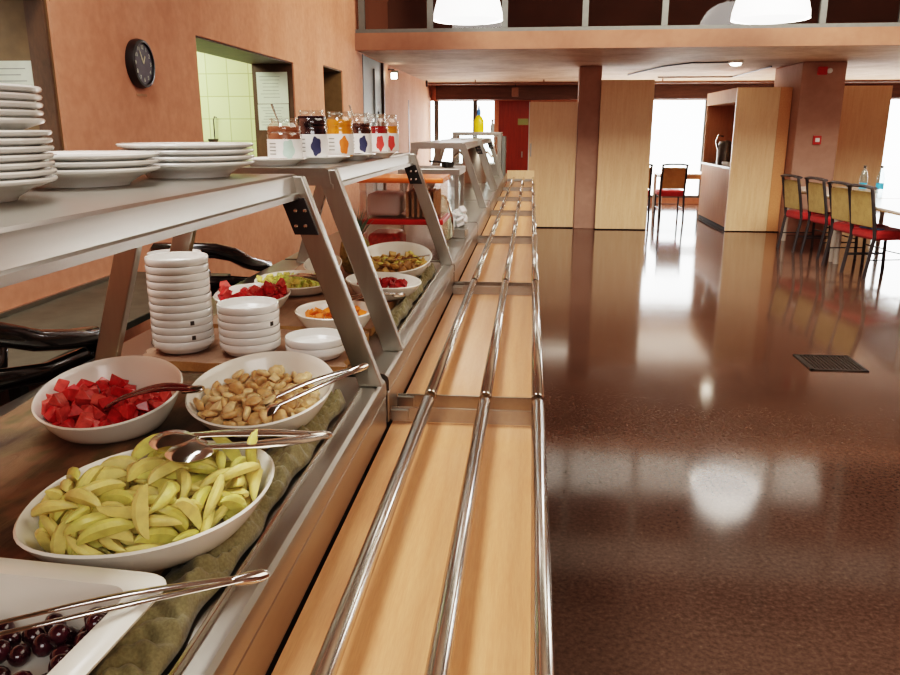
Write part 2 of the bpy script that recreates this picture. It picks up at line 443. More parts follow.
# papers taped in hatches
def sheet(name, label, x0, x1, y, z0, z1, split=True):
    o = thing(name, label, 'paper', ((x0 + x1) / 2, y, z0))
    W = (x1 - x0) / 2; H = z1 - z0
    parts = [(H * .46, H), (0, H * .45)] if split else [(0, H)]
    for a, b in parts:
        p = MB().box((0, 0, (a + b) / 2), (2 * W, .002, b - a), (0, R(random.uniform(-1, 1)), 0)).build('page', 'paper', o, 0)
        t = MB()
        for k in range(7): t.box((-W * .1 + random.uniform(-.01, .01), -.0016, b - (b - a) * (.14 + .11 * k)), (W * random.uniform(1.0, 1.5), .0006, .004))
        t.build('writing', 'ink', p, 0)
sheet('notice_sheets', 'two pale notice sheets taped one above the other inside the serving hatch', -2.47, -2.185, 7.14, 1.50, 2.00)
sheet('notice_sheet', 'single pale notice sheet taped in the hatch beside the clock', -2.49, -2.20, 3.482, 1.56, 1.80, False)
# utensil hanging on tiles
o = thing('hanging_ladle', 'dark ladle hanging on the green tiles behind the hatch', 'ladle', (-2.95, 7.29, 1.42))
MB().tube([(0, -.02, 0), (0, -.02, .17), (.01, -.015, .2), (.03, -.01, .19)], .006, 6).build('handle', 'darksteel', o)
MB().lathe([(0, -.05), (.035, -.04), (.05, 0), (.046, 0), (.03, -.036), (0, -.045)], 16, Matrix.Translation((0, -.06, 0))).build('bowl', 'darksteel', o)

# pendant lamps
def pendant(x, y, z, r, label):
    o = thing('pendant_lamp', label, 'lamp', (x, y, z), 0, 'white bell pendant lamps')
    pr = [(r, 0), (r * .985, .10 * r * 2), (r * .9, .26 * r * 2), (r * .72, .42 * r * 2), (r * .45, .52 * r * 2), (.06, .56 * r * 2), (0, .56 * r * 2)]
    MB().lathe(pr, 48).build('shade', 'lampglass', o, 60)
    MB().lathe([(0, -.03), (r * .6, -.02), (r * .93, .01), (r * .95, .02), (0, .02)], 48).build('diffuser', 'lampglass', o, 60)
    MB().lathe([(.06, r * 1.12), (.05, r * 1.12 + .16), (.015, r * 1.12 + .18), (0, r * 1.12 + .18)], 20).build('cap', 'steel', o)
    MB().tube([(0, 0, r * 1.12 + .16), (0, 0, 5 - z)], .008, 8).build('cable', 'black', o)
pendant(-.71, 8.9, 2.63, .37, 'white bell pendant lamp hanging over the buffet counter')
pendant(2.41, 8.9, 2.60, .385, 'white bell pendant lamp hanging over the open floor')

# ceiling pipe, conduits, small lights under slab
o = thing('sprinkler_pipe', 'long thin brown pipe running under the concrete slab by the beam', 'pipe', (0, 15.6, 2.36))
MB().tube([(-2.0, 0, 0), (9.9, 0, 0)], .022, 8).build('pipe_run', 'pipe', o)
for x in (-2.05,): MB().lathe([(0, 0), (.06, 0), (.06, .03), (0, .03)], 16, Matrix.Translation((x + .0, 0, 0)) @ Matrix.Rotation(R(90), 4, 'Y')).build('flange', 'fixture', o)
for x in (-1.1, .2, 2.4, 4.5): MB().tube([(x, 0, .01), (x, 0, .064)], .012, 6).build('hanger', 'pipe', o)
o = thing('conduit', 'thin bent conduit on the slab underside above the doorway', 'conduit', (0, 0, 2.408))
MB().tube([(1.6, 14.2, 0), (1.9, 12.4, 0), (2.2, 11.8, 0), (2.75, 11.75, 0)], .012, 6).build('conduit_run', 'fixture', o)
MB().tube([(2.2, 14.9, 0), (3.5, 14.9, 0), (3.5, 12.6, 0)], .012, 6).build('conduit_branch', 'fixture', o)
for i, (x, y, lab) in enumerate(((2.78, 11.75, 'glowing ceiling light under the slab near the pillar with alarm box'),)):
    o = thing('ceiling_light', lab, 'lamp', (x, y, 2.425))
    MB().lathe([(0, -.001), (.10, -.001), (.10, -.03), (.085, -.035), (0, -.035)], 24).build('base', 'white', o)
    MB().lathe([(.08, -.035), (.06, -.06), (0, -.07)], 24).build('diffuser', 'bulb', o, 60)
o = thing('hanging_light_fitting', 'small box fitting hanging in front of the dark beam', 'fitting', (-.35, 16.2, 2.425))
MB().tube([(0, 0, -.001), (0, 0, -.12)], .01, 6).build('stem', 'fixture', o); MB().box((0, 0, -.2), (.13, .1, .17)).build('box', 'pipe', o, 0, .01)
o = thing('wall_spotlight', 'small square spotlight on the terracotta wall past the grey door', 'spotlight', (WX, 11.95, 2.30))
MB().tube([(0.001, 0, .06), (.09, 0, .06), (.09, 0, .02)], .012, 6).build('bracket', 'fixture', o)
MB().box((.10, -.02, -.02), (.11, .09, .11), (R(-15), 0, R(10))).build('housing', 'greymetal', o, 0, .008)
MB().box((.10, -.073, -.035), (.085, .012, .085), (R(-15), 0, R(10))).build('lens', 'bulb', o, 0)
# pillar fittings
o = thing('fire_alarm_box', 'small red and white fire alarm box on the right concrete pillar', 'alarm', (4.06, 12.0, 1.36))
MB().rng(-.055, .055, -.035, -.0005, -.06, .06).build('box', 'redplastic', o, 0, .006); MB().rng(-.03, .03, -.04, -.035, -.025, .03).build('glass', 'white', o, 0)
o = thing('alarm_beacon', 'red alarm beacon with pale lens high on the right pillar', 'alarm', (4.05, 12.0, 2.30))
MB().rng(-.09, .03, -.06, -.0005, -.055, .055).build('base', 'redplastic', o, 0, .008)
MB().lathe([(.035, .0), (.035, .03), (0, .045)], 16, Matrix.Translation((.065, -.03, 0)) @ Matrix.Rotation(R(90), 4, 'X')).build('lens', 'white', o)

# partitions
def wood_panel(label, x0, x1, y0, y1, z1, lw=.012):
    o = thing('wooden_screen', label, 'screen', ((x0 + x1) / 2, y0, 0), 0, 'pale wooden screens along the far side')
    org = ((x0 + x1) / 2, y0, 0)
    MB().rng(x0, x1, y0, y0 + .04, .015, z1).build('board', 'panel', o, 0, .004, org)
    MB().rng(x0 + .02, x1 - .03, y0 + .041, y1, .015, z1 - .02).build('side_board', 'brownwood', o, 0, 0, org)
    MB().rng(x0 + .01, x1 - .01, y0 + .006, y0 + .036, 0, .015).build('plinth', 'gap', o, 0, 0, org)
    return o
o = wood_panel('pale wooden screen between the red door and the slim pillar', -.04, .685, 12.5, 12.58, 1.915)
MB().rng(-.0, .02, -.012, -.001, 1.1, 1.3).build('handle', 'steel', o, 0, 0, (.345, 0, 0))
MB().rng(-.052, -.0405, 12.5, 12.54, .015, 1.915).build('edge_strip', 'white', o, 0, 0, ((-.04 + .685) / 2, 12.5, 0))
wood_panel('tallest pale wooden screen right of the slim pillar', 1.012, 1.79, 12.35, 13.2, 2.22)
wood_panel('pale wooden screen right of the pillar with alarm box', 4.62, 5.42, 13.0, 13.1, 2.15)
# coffee station
DS = 14.35
o = thing('coffee_station', 'pale wooden cabinet with open coffee niche left of the right pillar', 'cabinet', (2.97, 12.3, 0)); org = (2.97, 12.3, 0)
MB().rng(2.97, 3.58, 12.3, 12.34, .012, 2.10).build('front_panel', 'panel', o, 0, .003, org)
MB().rng(3.582, 3.75, 12.3, 12.34, .012, 2.10).build('side_panel', 'tray', o, 0, .003, org)
MB().rng(2.975, 3.74, 12.345, DS, .06, .93).build('lower_cabinet', 'panelred', o, 0, 0, org)
MB().rng(2.99, 3.72, 12.36, DS - .02, 0, .06).build('plinth', 'gap', o, 0, 0, org)
MB().rng(2.965, 3.74, 12.345, DS + .01, .93, .96).build('worktop', 'darksteel', o, 0, 0, org)
MB().rng(3.70, 3.74, 12.345, DS, .96, 1.90).rng(2.98, 3.70, DS - .04, DS, .96, 1.90).build('niche_back', 'panelred', o, 0, 0, org)
MB().rng(2.975, 3.74, 12.345, DS, 1.90, 2.10).build('top_cabinet', 'panelred', o, 0, 0, org)
o = thing('coffee_urn', 'dark coffee urn with chrome spout standing in the wooden niche', 'urn', (3.10, 13.25, .961))
MB().lathe([(0, 0), (.13, 0), (.13, .30), (.10, .36), (0, .38)], 20).build('body', 'darksteel', o)
MB().tube([(-.12, 0, .24), (-.16, 0, .36), (-.13, 0, .46), (-.05, 0, .44)], .014, 6).build('spout', 'chrome', o)
for i in range(4):
    c = tag(MB().lathe([(0, 0), (.028, 0), (.038, .06), (.035, .06), (.025, .006), (0, .006)], 14).build('coffee_cup', 'ceramic'), 'white coffee cup on the niche worktop, ' + ['nearest the screen', 'second from the screen', 'third from the screen', 'farthest from the screen'][i], 'cup', 'cups in the coffee niche'); c.location = (3.02, 12.62 + .1 * i, .961)

# floor drain
o = thing('floor_drain', 'dark square drain grate set in the polished floor', 'drain', (2.01, 5.2, .0))
fr = MB()
for a in (0, 1, 2, 3):
    fr.box((.17 * math.cos(R(90 * a)), .17 * math.sin(R(90 * a)), .004), (.02 if a % 2 == 0 else .36, .36 if a % 2 == 0 else .02, .008))
fr.build('frame', 'grate', o, 0)
g = MB()
for k in range(13): g.box((-.15 + .025 * k, 0, .003), (.012, .32, .005))
g.build('grate', 'grate', o, 0)

# ------------------------------------------------------------------ dining furniture
def make_chair(label, back='goldfab', seat='redfab', group='upholstered dining chairs'):
    # faces +Y in its own frame, backrest at -Y
    o = thing('dining_chair', label, 'chair', (0, 0, 0), 0, group)
    MB().box((0, .02, .45), (.43, .43, .10)).build('seat', seat, o, 40, .035, None, 3)
    MB().box((0, -.232, .71), (.37, .04, .36), (R(8), 0, 0)).build('backrest', back, o, 40, .014)
    MB().tube([(-.215, -.272, .93), (-.1, -.295, .945), (.1, -.295, .945), (.215, -.272, .93)], .040, 8, .42).build('top_rail', 'chairmetal', o)
    for s in (-1, 1):
        MB().tube([(s * .20, -.285, .93), (s * .20, -.215, .60), (s * .2, -.19, .43), (s * .2, -.25, 0)], .019, 8).build('leg', 'chairmetal', o)
        MB().tube([(s * .195, .2, .43), (s * .2, .215, 0)], .017, 8).build('leg', 'chairmetal', o)
        MB().tube([(s * .2, -.215, .2), (s * .2, .205, .2)], .008, 6).build('stretcher', 'chairmetal', o)
    MB().tube([(-.2, .207, .24), (.2, .207, .24)], .008, 6).build('stretcher', 'chairmetal', o)
    return o
ch = make_chair('gold-backed dining chair with red seat, leftmost of the row by the pillar')
place(ch, (3.54, 10.46, 0), (0, 0, R(-80)))
for x, y, rz, lab in ((3.66, 9.92, -81, 'gold-backed dining chair with red seat, second from the pillar'),
                      (3.64, 9.10, -81, 'gold-backed dining chair with red seat between the pale table leg and the blue cloth'),
                      (3.67, 8.62, -79, 'gold-backed dining chair with blue cloth on its red seat')):
    c = dup(ch); place(c, (x, y, 0), (0, 0, R(rz)), lab)
bc = tag(MB().box((0, 0, 0), (.10, .26, .012), (0, 0, R(15))).build('blue_cloth', 'bluefab', None, 40, .004), 'folded blue cloth lying on a red chair seat', 'cloth'); bc.location = (3.56, 8.58, .508)
ch2 = make_chair('orange-backed dining chair seen alone through the bright doorway', 'orangefab', 'redfab', 'orange chairs beyond the doorway')
place(ch2, (2.40, 14.0, 0), (0, 0, R(2)))
c = dup(ch2); place(c, (1.84, 14.0, 0), (0, 0, R(-3)), 'orange-backed dining chair half hidden by the tallest wooden screen')
c = dup(ch2); place(c, (7.0, 12.6, 0), (0, 0, R(80)), 'orange-backed dining chair at the far right window')

def table(label, x, y, rz, sx, sy, h=.745, top='tablewhite', name='dining_table', legr=.03):
    o = thing(name, label, 'table', (x, y, 0), rz)
    t = MB().box((0, 0, h - .012), (sx, sy, .024)).build('table_top', top, o, 0, .004)
    MB().box((0, 0, h - .03), (sx - .006, sy - .006, .012)).build('edge_band', 'tableedge', t, 0)
    for q in (-1, 1): MB().box((0, q * (sy / 2 - .06), h - .068), (sx - .14, .02, .064)).build('apron', 'tableedge', o, 0)
    for p in (-1, 1):
        for q in (-1, 1):
            MB().lathe([(0, 0), (legr, 0), (legr, h - .036), (0, h - .036)], 14, Matrix.Translation((p * (sx / 2 - legr - .01), q * (sy / 2 - legr - .01), 0))).build('leg', 'legwhite', o)
    return o
table('glossy white dining table with pale round legs at the right edge', 4.18, 8.46, 0, 1.35, 1.92)
table('white dining table with two water bottles, behind the red-seated chairs', 4.19, 10.45, 0, 1.35, 1.9)
table('dining table standing beyond the bright doorway', 2.95, 14.95, 0, 1.3, .8)
for i, (x, y, lab) in enumerate(((4.12, 10.35, 'left clear water bottle with blue label on the white table'), (4.30, 10.30, 'right clear water bottle with dark cap on the white table'))):
    o = thing('water_bottle', lab, 'bottle', (x, y, .745), 0, 'water bottles on the table')
    MB().lathe([(0, 0), (.042, 0), (.045, .02), (.045, .19), (.03, .25), (.015, .28), (.015, .30), (0, .30)], 18).build('bottle_body', 'water', o)
    MB().lathe([(.046, .05), (.046, .12)], 18).build('bottle_label', 'waterblue', o)
    MB().lathe([(0, .30), (.017, .30), (.017, .33), (0, .33)], 12).build('cap', 'fixture', o)

# ------------------------------------------------------------------ buffet counter
CF, CR, CZ = -.347, -1.17, .90
UN = [(-.8, 1.835), (1.87, 3.60), (3.635, 5.25), (5.285, 6.95), (6.985, 8.60), (8.635, 11.55)]
ULAB = ['steel buffet counter unit nearest the viewer, under the sliced apples', 'second steel buffet counter unit, carrying the stacked bowls',
        'third steel buffet counter unit, carrying the lidded plastic boxes', 'fourth steel buffet counter unit, with butter packs behind the boxes',
        'fifth steel buffet counter unit, under the farther shelf frames', 'last steel buffet counter unit, under the steel display case']
for (y0, y1), lab in zip(UN, ULAB):
    o = thing('buffet_counter', lab, 'counter', (0, y0, 0), 0, 'serving counter units'); org = (0, y0, 0)
    prof = [(CR, CZ), (CF - .018, CZ), (CF - .010, CZ - .002), (CF - .003, CZ - .008), (CF, CZ - .018), (CF, .8555), (CF - .03, .8555), (CF - .03, .88), (CR, .88)]
    MB().prism(prof, 'Y', y0, y1).build('worktop', 'steel', o, 25, 0, org)
    MB().rng(CF - .028, CF - .012, y0, y1, .8505, .8565).build('shadow_gap', 'gap', o, 0, 0, org)
    MB().rng(CF - .03, CF - .001, y0, y1, .768, .8515).build('front_panel', 'steel', o, 0, .003, org)
    MB().rng(CR + .02, CF - .06, y0 + .01, y1 - .01, .1, .88).build('cabinet', 'gap', o, 0, 0, org)  # near-black body puts the shade between counter and tray slide into its colour
    MB().rng(CR + .06, CF - .10, y0 + .02, y1 - .02, 0, .1).build('plinth', 'gap', o, 0, 0, org)
    if y1 < 3.7:
        MB().rng(-.389, -.383, max(y0 + (.3 if y0 > 0 else 0), -.3) + .06, y1 - .12, CZ, CZ + .012).build('well_rim', 'chrome', o, 0, .001, org)

# tray slides
TS = [(-.8, 1.905), (1.945, 3.545), (3.585, 5.215), (5.255, 6.96), (7.0, 8.42), (8.46, 9.88), (9.92, 11.75)]
TLAB = ['nearest beech tray slide with three steel rails', 'second beech tray slide from the viewer', 'third beech tray slide from the viewer', 'fourth beech tray slide from the viewer',
        'fifth beech tray slide from the viewer', 'sixth beech tray slide, last but one along the counter', 'farthest beech tray slide, ending at the upright board']
RX = (-.250, -.104, .033)
for (y0, y1), lab in zip(TS, TLAB):
    o = thing('tray_slide', lab, 'tray slide', (0, y0, 0), 0, 'tray slides along the counter'); org = (0, y0, 0)
    MB().rng(-.344, .018, y0 - .019, y1 + .019, .745, .763).build('board', 'tray', o, 0, .001, org)
    for x in RX:
        MB().tube([(x, y0, .82), (x, y0 + .004, .82), (x, y1 - .004, .82), (x, y1, .82)], [.0135, .0162, .0162, .0135], 16).build('rail', 'chrome', o, 50, 0, org)
    for y in (y0 + .045, y1 - .018):
        b = MB().rng(-.345, .030, y - .003, y + .003, .768, .806).rng(-.345, -.30, y - .012, y + .012, .775, .80)
        b.build('bracket', 'steel', o, 0, 0, org)
    for x in (-.2, -.02):
        pass
# legs carrying the slides
    for y in (y0 + .3, y1 - .3):
        MB().prism([(CF - .001, .55), (CF - .001, .744), (-.05, .744), (-.05, .735)], 'Y', y - .015, y + .015).build('support_arm', 'steel', o, 0, 0, org)
o = tag(MB().rng(-.35, .05, 11.78, 11.80, 0, .925).build('end_board', 'panel', None, 0, .003), 'upright pale board closing the far end of the tray slide', 'board')

# shelves with slanted posts
def slant_post(mb, xt, zt, xb, zb, y0, y1, wdt):
    d = Vector((xt - xb, zt - zb)).normalized(); nrm = Vector((-d.y, d.x))
    # keep ends horizontal
    k = wdt / 2 / abs(d.y)
    mb.prism([(xb - k, zb), (xb + k, zb), (xt + k, zt), (xt - k, zt)], 'Y', y0, y1)
def serving_shelf(lab, y0, y1, posts, xf=-.535, xr=-.945, z=1.402, big=True):
    o = thing('serving_shelf', lab, 'shelf', (0, y0, CZ), 0, 'steel serving shelves'); org = (0, y0, CZ)
    prof = [(xr, z), (xf - .01, z), (xf - .002, z - .004), (xf, z - .012), (xf + .004, z - .040), (xf + .010, z - .043), (xf + .010, z - .055), (xf - .02, z - .055), (xf - .02, z - .046), (xr, z - .046)]
    MB().prism(prof, 'Y', y0, y1).build('shelf_top', 'steel', o, 25, 0, org)
    for y in posts:
        m = MB(); slant_post(m, xf - .01, z - .004, -.372, CZ + .001, y - .014, y + .014, .054); m.build('front_post', 'steel_x', o, 0, .003, org)
        m = MB(); slant_post(m, xr + .03, z - .047, -1.055, CZ + .001, y - .014, y + .014, .054); m.build('rear_post', 'steel_x', o, 0, .003, org)
        if y == posts[0]: continue
        m = MB(); slant_post(m, xf - .005, z - .052, xf + .025, z - .135, y - .021, y - .0145, .052)
        p = m.build('corner_plate', 'black', o, 0, 0, org)
        bl = MB()
        for zz in (z - .115, z - .08):
            for dx in (-.01, .012): bl.lathe([(0, .003), (.0045, .002), (.005, 0)], 8, Matrix.Translation((xf + .012 + dx, y - .0212, zz)) @ Matrix.Rotation(R(90), 4, 'X'))
        bl.build('bolts', 'chrome', p, 60, 0, org)
    return o
serving_shelf('near steel serving shelf carrying the stacked white plates', -.6, 1.79, (-.3, 1.774))
serving_shelf('steel serving shelf carrying the jam jars', 2.075, 3.555, (2.092, 3.54))
serving_shelf('bare steel serving shelf beyond the jam shelf', 6.25, 8.05, (6.27, 8.03))
serving_shelf('farthest bare steel serving shelf before the display case', 8.35, 10.3, (8.37, 10.28))
# low warming shelf on unit three/four
o = thing('steel_service_box', 'low steel service shelf with bright lip between the jam shelf and farther frames', 'shelf', (0, 4.75, CZ)); org = (0, 4.75, CZ)
MB().rng(-.80, -.425, 4.75, 5.2, 1.235, 1.275).build('shelf_top', 'steel', o, 0, .004, org)
for x in (-.78, -.445):
    for y in (4.78, 5.17): MB().rng(x - .012, x + .012, y - .012, y + .012, CZ + .001, 1.235).build('leg', 'steel_x', o, 0, 0, org)
o = thing('black_scoop', 'small black scoop lying on the low steel service shelf', 'scoop', (-.52, 4.98, 1.275))
MB().lathe([(0, .0), (.035, .0), (.045, .03), (.04, .03), (.03, .006), (0, .006)], 16).build('cup', 'black', o)
MB().tube([(.03, 0, .025), (-.12, .03, .035)], .007, 6).build('handle', 'black', o)

# ------------------------------------------------------------------ crockery
plate_prof = [(0, .006), (.05, .005), (.078, .004), (.080, 0), (.086, 0), (.088, .004), (.108, .016), (.135, .0250), (.1400, .0268), (.1415, .0300), (.1400, .0325), (.135, .0330), (.105, .0235), (.0915, .0105), (.078, .0095), (0, .0095)]
def make_plate(label, group):
    o = MB().lathe(plate_prof, 56).build('dinner_plate', 'ceramic', None, 50); return tag(o, label, 'plate', group)
proto = None
def stack_plates(x, y, n, what, group, step=.0125, emb=None):
    for i in range(n):
        k = n - 1 - i
        pos = ORD[k] + ' from the top' if 0 < k else 'topmost'
        if i == n - 1 and n > 1: pos = 'topmost'
        if i == 0 and n > 2: pos = 'bottom one'
        lab = 'white dinner plate, %s of %s' % (pos, what)
        o = make_plate(lab, group) if i == 0 else dup(bpy.data.objects[stack_plates.last])
        stack_plates.last = o.name
        o.location = (x + random.uniform(-.0012, .0012) - (.008 if n > 8 and i > 6 else 0), y, 1.4025 + i * step + (.005 if (n > 8 and i > 6) else 0)); o['label'] = lab
        o.rotation_euler = (0, 0, random.uniform(0, 6))
    if emb is not None:
        o.rotation_euler = (0, 0, 0); a = R(emb)
        T = Matrix.Rotation(a, 4, 'Z') @ Matrix.Translation((.126, 0, .0312)) @ Matrix.Rotation(R(-19), 4, 'Y')
        MB().box((0, 0, 0), (.010, .022, .0016), (0, 0, 0), T).build('emblem', 'mark', o, 0)
stack_plates(-.815, 1.035, 12, 'the tall plate stack at the left edge', 'tall plate stack on the shelf', .0108)
stack_plates(-.825, 1.385, 3, 'the low plate stack beside the tall stack', 'low plate stack on the shelf', .0125, -78)
stack_plates(-.742, 1.670, 4, 'the low plate stack nearest the shelf end', 'far plate stack on the shelf', .0125, -80)
# small plates and jars on second shelf
sp = [(0, .005), (.058, .004), (.060, 0), (.065, 0), (.068, .004), (.085, .014), (.098, .018), (.098, .021), (.083, .018), (.062, .008), (0, .008)]
SPL = ['under the brown spread jar', 'under the blackberry jam jar', 'under the orange marmalade jar', 'under the red jam jar']
JARX = [(-.706, 2.25), (-.662, 2.385), (-.618, 2.56), (-.600, 2.77), (-.575, 2.95), (-.558, 3.09)]
PX = [(-.735, 2.225), (-.655, 2.42), (-.620, 2.655), (-.585, 2.90)]
for i, (x, y) in enumerate(PX):
    o = tag(MB().lathe(sp, 40).build('small_plate', 'ceramic', None, 50), 'small white plate ' + SPL[i] + ' on the second shelf', 'plate', 'small plates under the jam jars')
    o.location = (x, y, 1.4025); o['label'] = 'small white plate ' + SPL[i] + ' on the second shelf'
JZ = 1.4125
def jar(x, y, jam, pr_, lab, fill, r=.043, h=.135, spoon=False, lift=0):
    o = thing('jam_jar', lab, 'jar', (x, y, JZ + lift), 0, 'open jam jars on the shelf')
    MB().lathe([(0, 0), (r * .92, 0), (r, .006), (r, h * .62), (r * .93, h * .66), (r, h * .70), (r * .97, h * .82), (r * .8, h * .88), (r * .8, h * .95), (r * .84, h * .96), (r * .84, h), (r * .76, h), (r * .76, h * .9)], 28).build('glass', 'glass', o, 60)
    MB().lathe([(0, .004), (r * .94, .005), (r * .95, h * .60), (r * .90, h * .66), (r * .95, h * .70), (r * .92, fill), (0, fill + .001)], 24).build('jam', jam, o, 50)
    lb = MB().lathe([(r * 1.012, .010), (r * 1.012, h * .52)], 32).build('jar_label', 'label', o, 60)
    # printed fruit on the side that faces the hall
    a0 = R(-72); m = MB(); rows = 7; cols = 8
    vs = []; fs = []
    for i in range(30):
        t = 2 * PI * i / 30; rr = .80 + .09 * math.sin(5 * t + x * 50)
        a = a0 + .20 + .42 * rr * math.cos(t); z = h * .28 + .034 * rr * math.sin(t)
        vs.append((a, z))
    full = []
    for q in (1, .66, .33):
        full += [(a0 + .20 + (aa - a0 - .20) * q, h * .28 + (zz - h * .28) * q) for aa, zz in vs]
    full.append((a0 + .20, h * .28))
    vs = [(r * 1.03 * math.cos(aa), r * 1.03 * math.sin(aa), zz) for aa, zz in full]
    fs = [(k * 30 + i, k * 30 + (i + 1) % 30, (k + 1) * 30 + (i + 1) % 30, (k + 1) * 30 + i) for k in range(2) for i in range(30)] + [(60 + i, 60 + (i + 1) % 30, 90) for i in range(30)]
    m.add(vs, fs).build('fruit_print', pr_, lb, 0)
    t = MB()
    for k in range(4):
        a = a0 - .75
        t.box((r * 1.018 * math.cos(a), r * 1.018 * math.sin(a), h * (.18 + .08 * k)), (.001, .022, .003), (0, 0, a))
    t.build('print_lines', 'ink', lb, 0)
    if spoon:
        s = thing('teaspoon', 'steel teaspoon standing in the jar of ' + spoon, 'spoon', (x, y, JZ + lift + h * .5))
        MB().tube([(.005, 0, 0), (-.012, 0, .04), (-.032, 0, .098)], [.004, .003, .006], 8, .5).build('handle', 'tong', s)
        MB().lathe([(0, -.008), (.010, -.004), (.012, .006), (0, .008)], 12, Matrix.Translation((.006, 0, -.004))).build('spoon_bowl', 'tong', s)
    return o
jar(*JARX[0], 'jam_peach', 'pr_green', 'wide jar of brown spread with large white label, nearest on the shelf', .098, .049, .120, 'brown spread')
jar(*JARX[1], 'jam_blue', 'pr_blue', 'jar of nearly black berry jam with blue fruit label', .128, .045, .145)
jar(*JARX[2], 'jam_orange', 'pr_orange', 'jar of orange marmalade with orange fruit label', .120, .043, .145)
jar(*JARX[3], 'jam_dark', 'pr_blue', 'jar of dark plum jam between marmalade and red jam', .110, .043, .145, 'dark plum jam')
jar(*JARX[4], 'jam_red', 'pr_red', 'jar of red jam, second from the far end of the row', .085, .043, .145)
jar(*JARX[5], 'jam_orange', 'pr_red', 'farthest jar of the row, with amber jam', .10, .043, .145)

# bowls stacked on the second counter unit
bowl_prof = [(0, .003), (.050, .003), (.056, 0), (.062, 0), (.071, .006), (.0772, .0165), (.0825, .0178), (.0835, .0200), (.0838, .0345), (.0825, .0362), (.0800, .0355), (.0794, .0200), (.0745, .0105), (.060, .007), (0, .006)]
bowl_prof = [(r * .95, z) for r, z in bowl_prof]
def stack_bowls(x, y, n, what, group, z0=.9265, step=.0198, marks=(), ang=-60):
    for i in range(n):
        k = n - 1 - i
        pos = 'topmost' if k == 0 else ('bottom one' if i == 0 and n > 2 else (ORD[k] + ' from the top' if n > 2 else 'lower one'))
        if n == 1: pos = 'only one'
        lab = 'white bowl, %s of %s' % (pos, what)
        o = tag(MB().lathe(bowl_prof, 48).build('serving_bowl', 'ceramic', None, 50), lab, 'bowl', group)
        o.location = (x + random.uniform(-.0008, .0008), y + random.uniform(-.0008, .0008), z0 + i * step); o['label'] = lab
        if i in marks:
            a = R(ang + random.uniform(-12, 12)); T = Matrix.Rotation(a, 4, 'Z') @ Matrix.Translation((.0796, 0, .0272))
            e = MB().box((0, 0, 0), (.0016, .010, .011), (0, 0, 0), T).build('emblem', 'mark', o, 0)
stack_bowls(-.922, 1.955, 12, 'the tallest bowl stack', 'tallest bowl stack', marks=(1, 3), ang=-55)
stack_bowls(-.733, 1.945, 6, 'the middle bowl stack', 'middle bowl stack', marks=(3,), ang=-30)
stack_bowls(-.547, 1.925, 2, 'the pair beside the slanted post', 'pair of bowls by the post')
stack_bowls(-1.085, 2.29, 11, 'the stack hidden behind the tallest stack', 'rear bowl stack', .9025)

# boards
def rough_board(name, lab, x0, x1, y0, y1, z0, z1, mat, edge=True):
    o = thing(name, lab, 'board', ((x0 + x1) / 2, (y0 + y1) / 2, z0)); org = ((x0 + x1) / 2, (y0 + y1) / 2, z0)
    vs = []; fs = []; nx, ny = 14, 40
    for j in range(ny + 1):
        for i in range(nx + 1):
            u = i / nx; v = j / ny
            x = x0 + (x1 - x0) * u; y = y0 + (y1 - y0) * v
            if i in (0, nx): x += .006 * math.sin(v * 17 + i) + .004 * math.sin(v * 41)
            if j in (0, ny): y += .004 * math.sin(u * 13 + j)
            vs.append((x, y, z1 + .0012 * math.sin(u * 30 + v * 5)))
    n = nx + 1
    fs = [(j * n + i, j * n + i + 1, (j + 1) * n + i + 1, (j + 1) * n + i) for j in range(ny) for i in range(nx)]
    rim = [i for i in range(n)] + [j * n + nx for j in range(1, ny + 1)] + [ny * n + i for i in range(nx - 1, -1, -1)] + [j * n for j in range(ny - 1, 0, -1)]
    MB().add(vs, fs).build('surface', mat, o, 40, 0, org)
    k = len(rim); ev = [vs[i] for i in rim] + [(vs[i][0], vs[i][1], z0 + .001) for i in rim]
    ef = [(i, (i + 1) % k, (i + 1) % k + k, i + k) for i in range(k)] + [tuple(range(k, 2 * k))]
    MB().add(ev, ef).build('bark_edge', 'boardedge', o, 0, 0, org)
    return o
rough_board('wooden_board', 'dark rustic wooden board under the melon and apple dishes', -1.09, -.50, .15, 1.735, CZ, .926, 'rustic')
rough_board('wooden_board', 'pinkish wooden board under the stacked white bowls', -1.01, -.46, 1.838, 2.19, CZ, .9255, 'boardpink')
rough_board('wooden_board', 'brown wooden board under the farther fruit bowls', -1.0, -.47, 2.23, 3.42, CZ, .926, 'boardpink')

# crumpled cloth along the counter front
def cloth_strip(lab, x0, x1, y0, y1, z0, seed, hh=.03):
    rnd = random.Random(seed)
    nx, ny = 26, int((y1 - y0) * 220)
    ph = [rnd.uniform(0, 6) for _ in range(10)]
    vs = []
    for j in range(ny + 1):
        y = y0 + (y1 - y0) * j / ny
        for i in range(nx + 1):
            u = i / nx
            x = x0 + (x1 - x0) * u + .012 * math.sin(y * 19 + ph[0]) * (u - .3) * .4 + .003 * math.sin(y * 47 + ph[1]) * u
            env = math.sin(PI * u ** 1.9) ** .6
            f = .5 + .5 * math.sin(y * 24 + 7 * u + ph[2] + 1.6 * math.sin(y * 9 + ph[3]))
            g = abs(math.sin(y * 62 - 5 * u + ph[4] + 1.2 * math.sin(u * 6 + y * 11)))
            h3 = abs(math.sin(y * 118 + 9 * u + ph[5] + math.sin(y * 31)))
            z = z0 + .003 + hh * env * (.12 + .40 * f ** 2 + .36 * g ** 1.5 + .16 * h3)
            vs.append((x, y, z))
    n = nx + 1
    fs = [(j * n + i, j * n + i + 1, (j + 1) * n + i + 1, (j + 1) * n + i) for j in range(ny) for i in range(nx)]
    o = MB().add(vs, fs).build('crumpled_cloth', 'cloth', None, 60)
    md = o.modifiers.new('thick', 'SOLIDIFY'); md.thickness = .003
    return tag(o, lab, 'cloth')
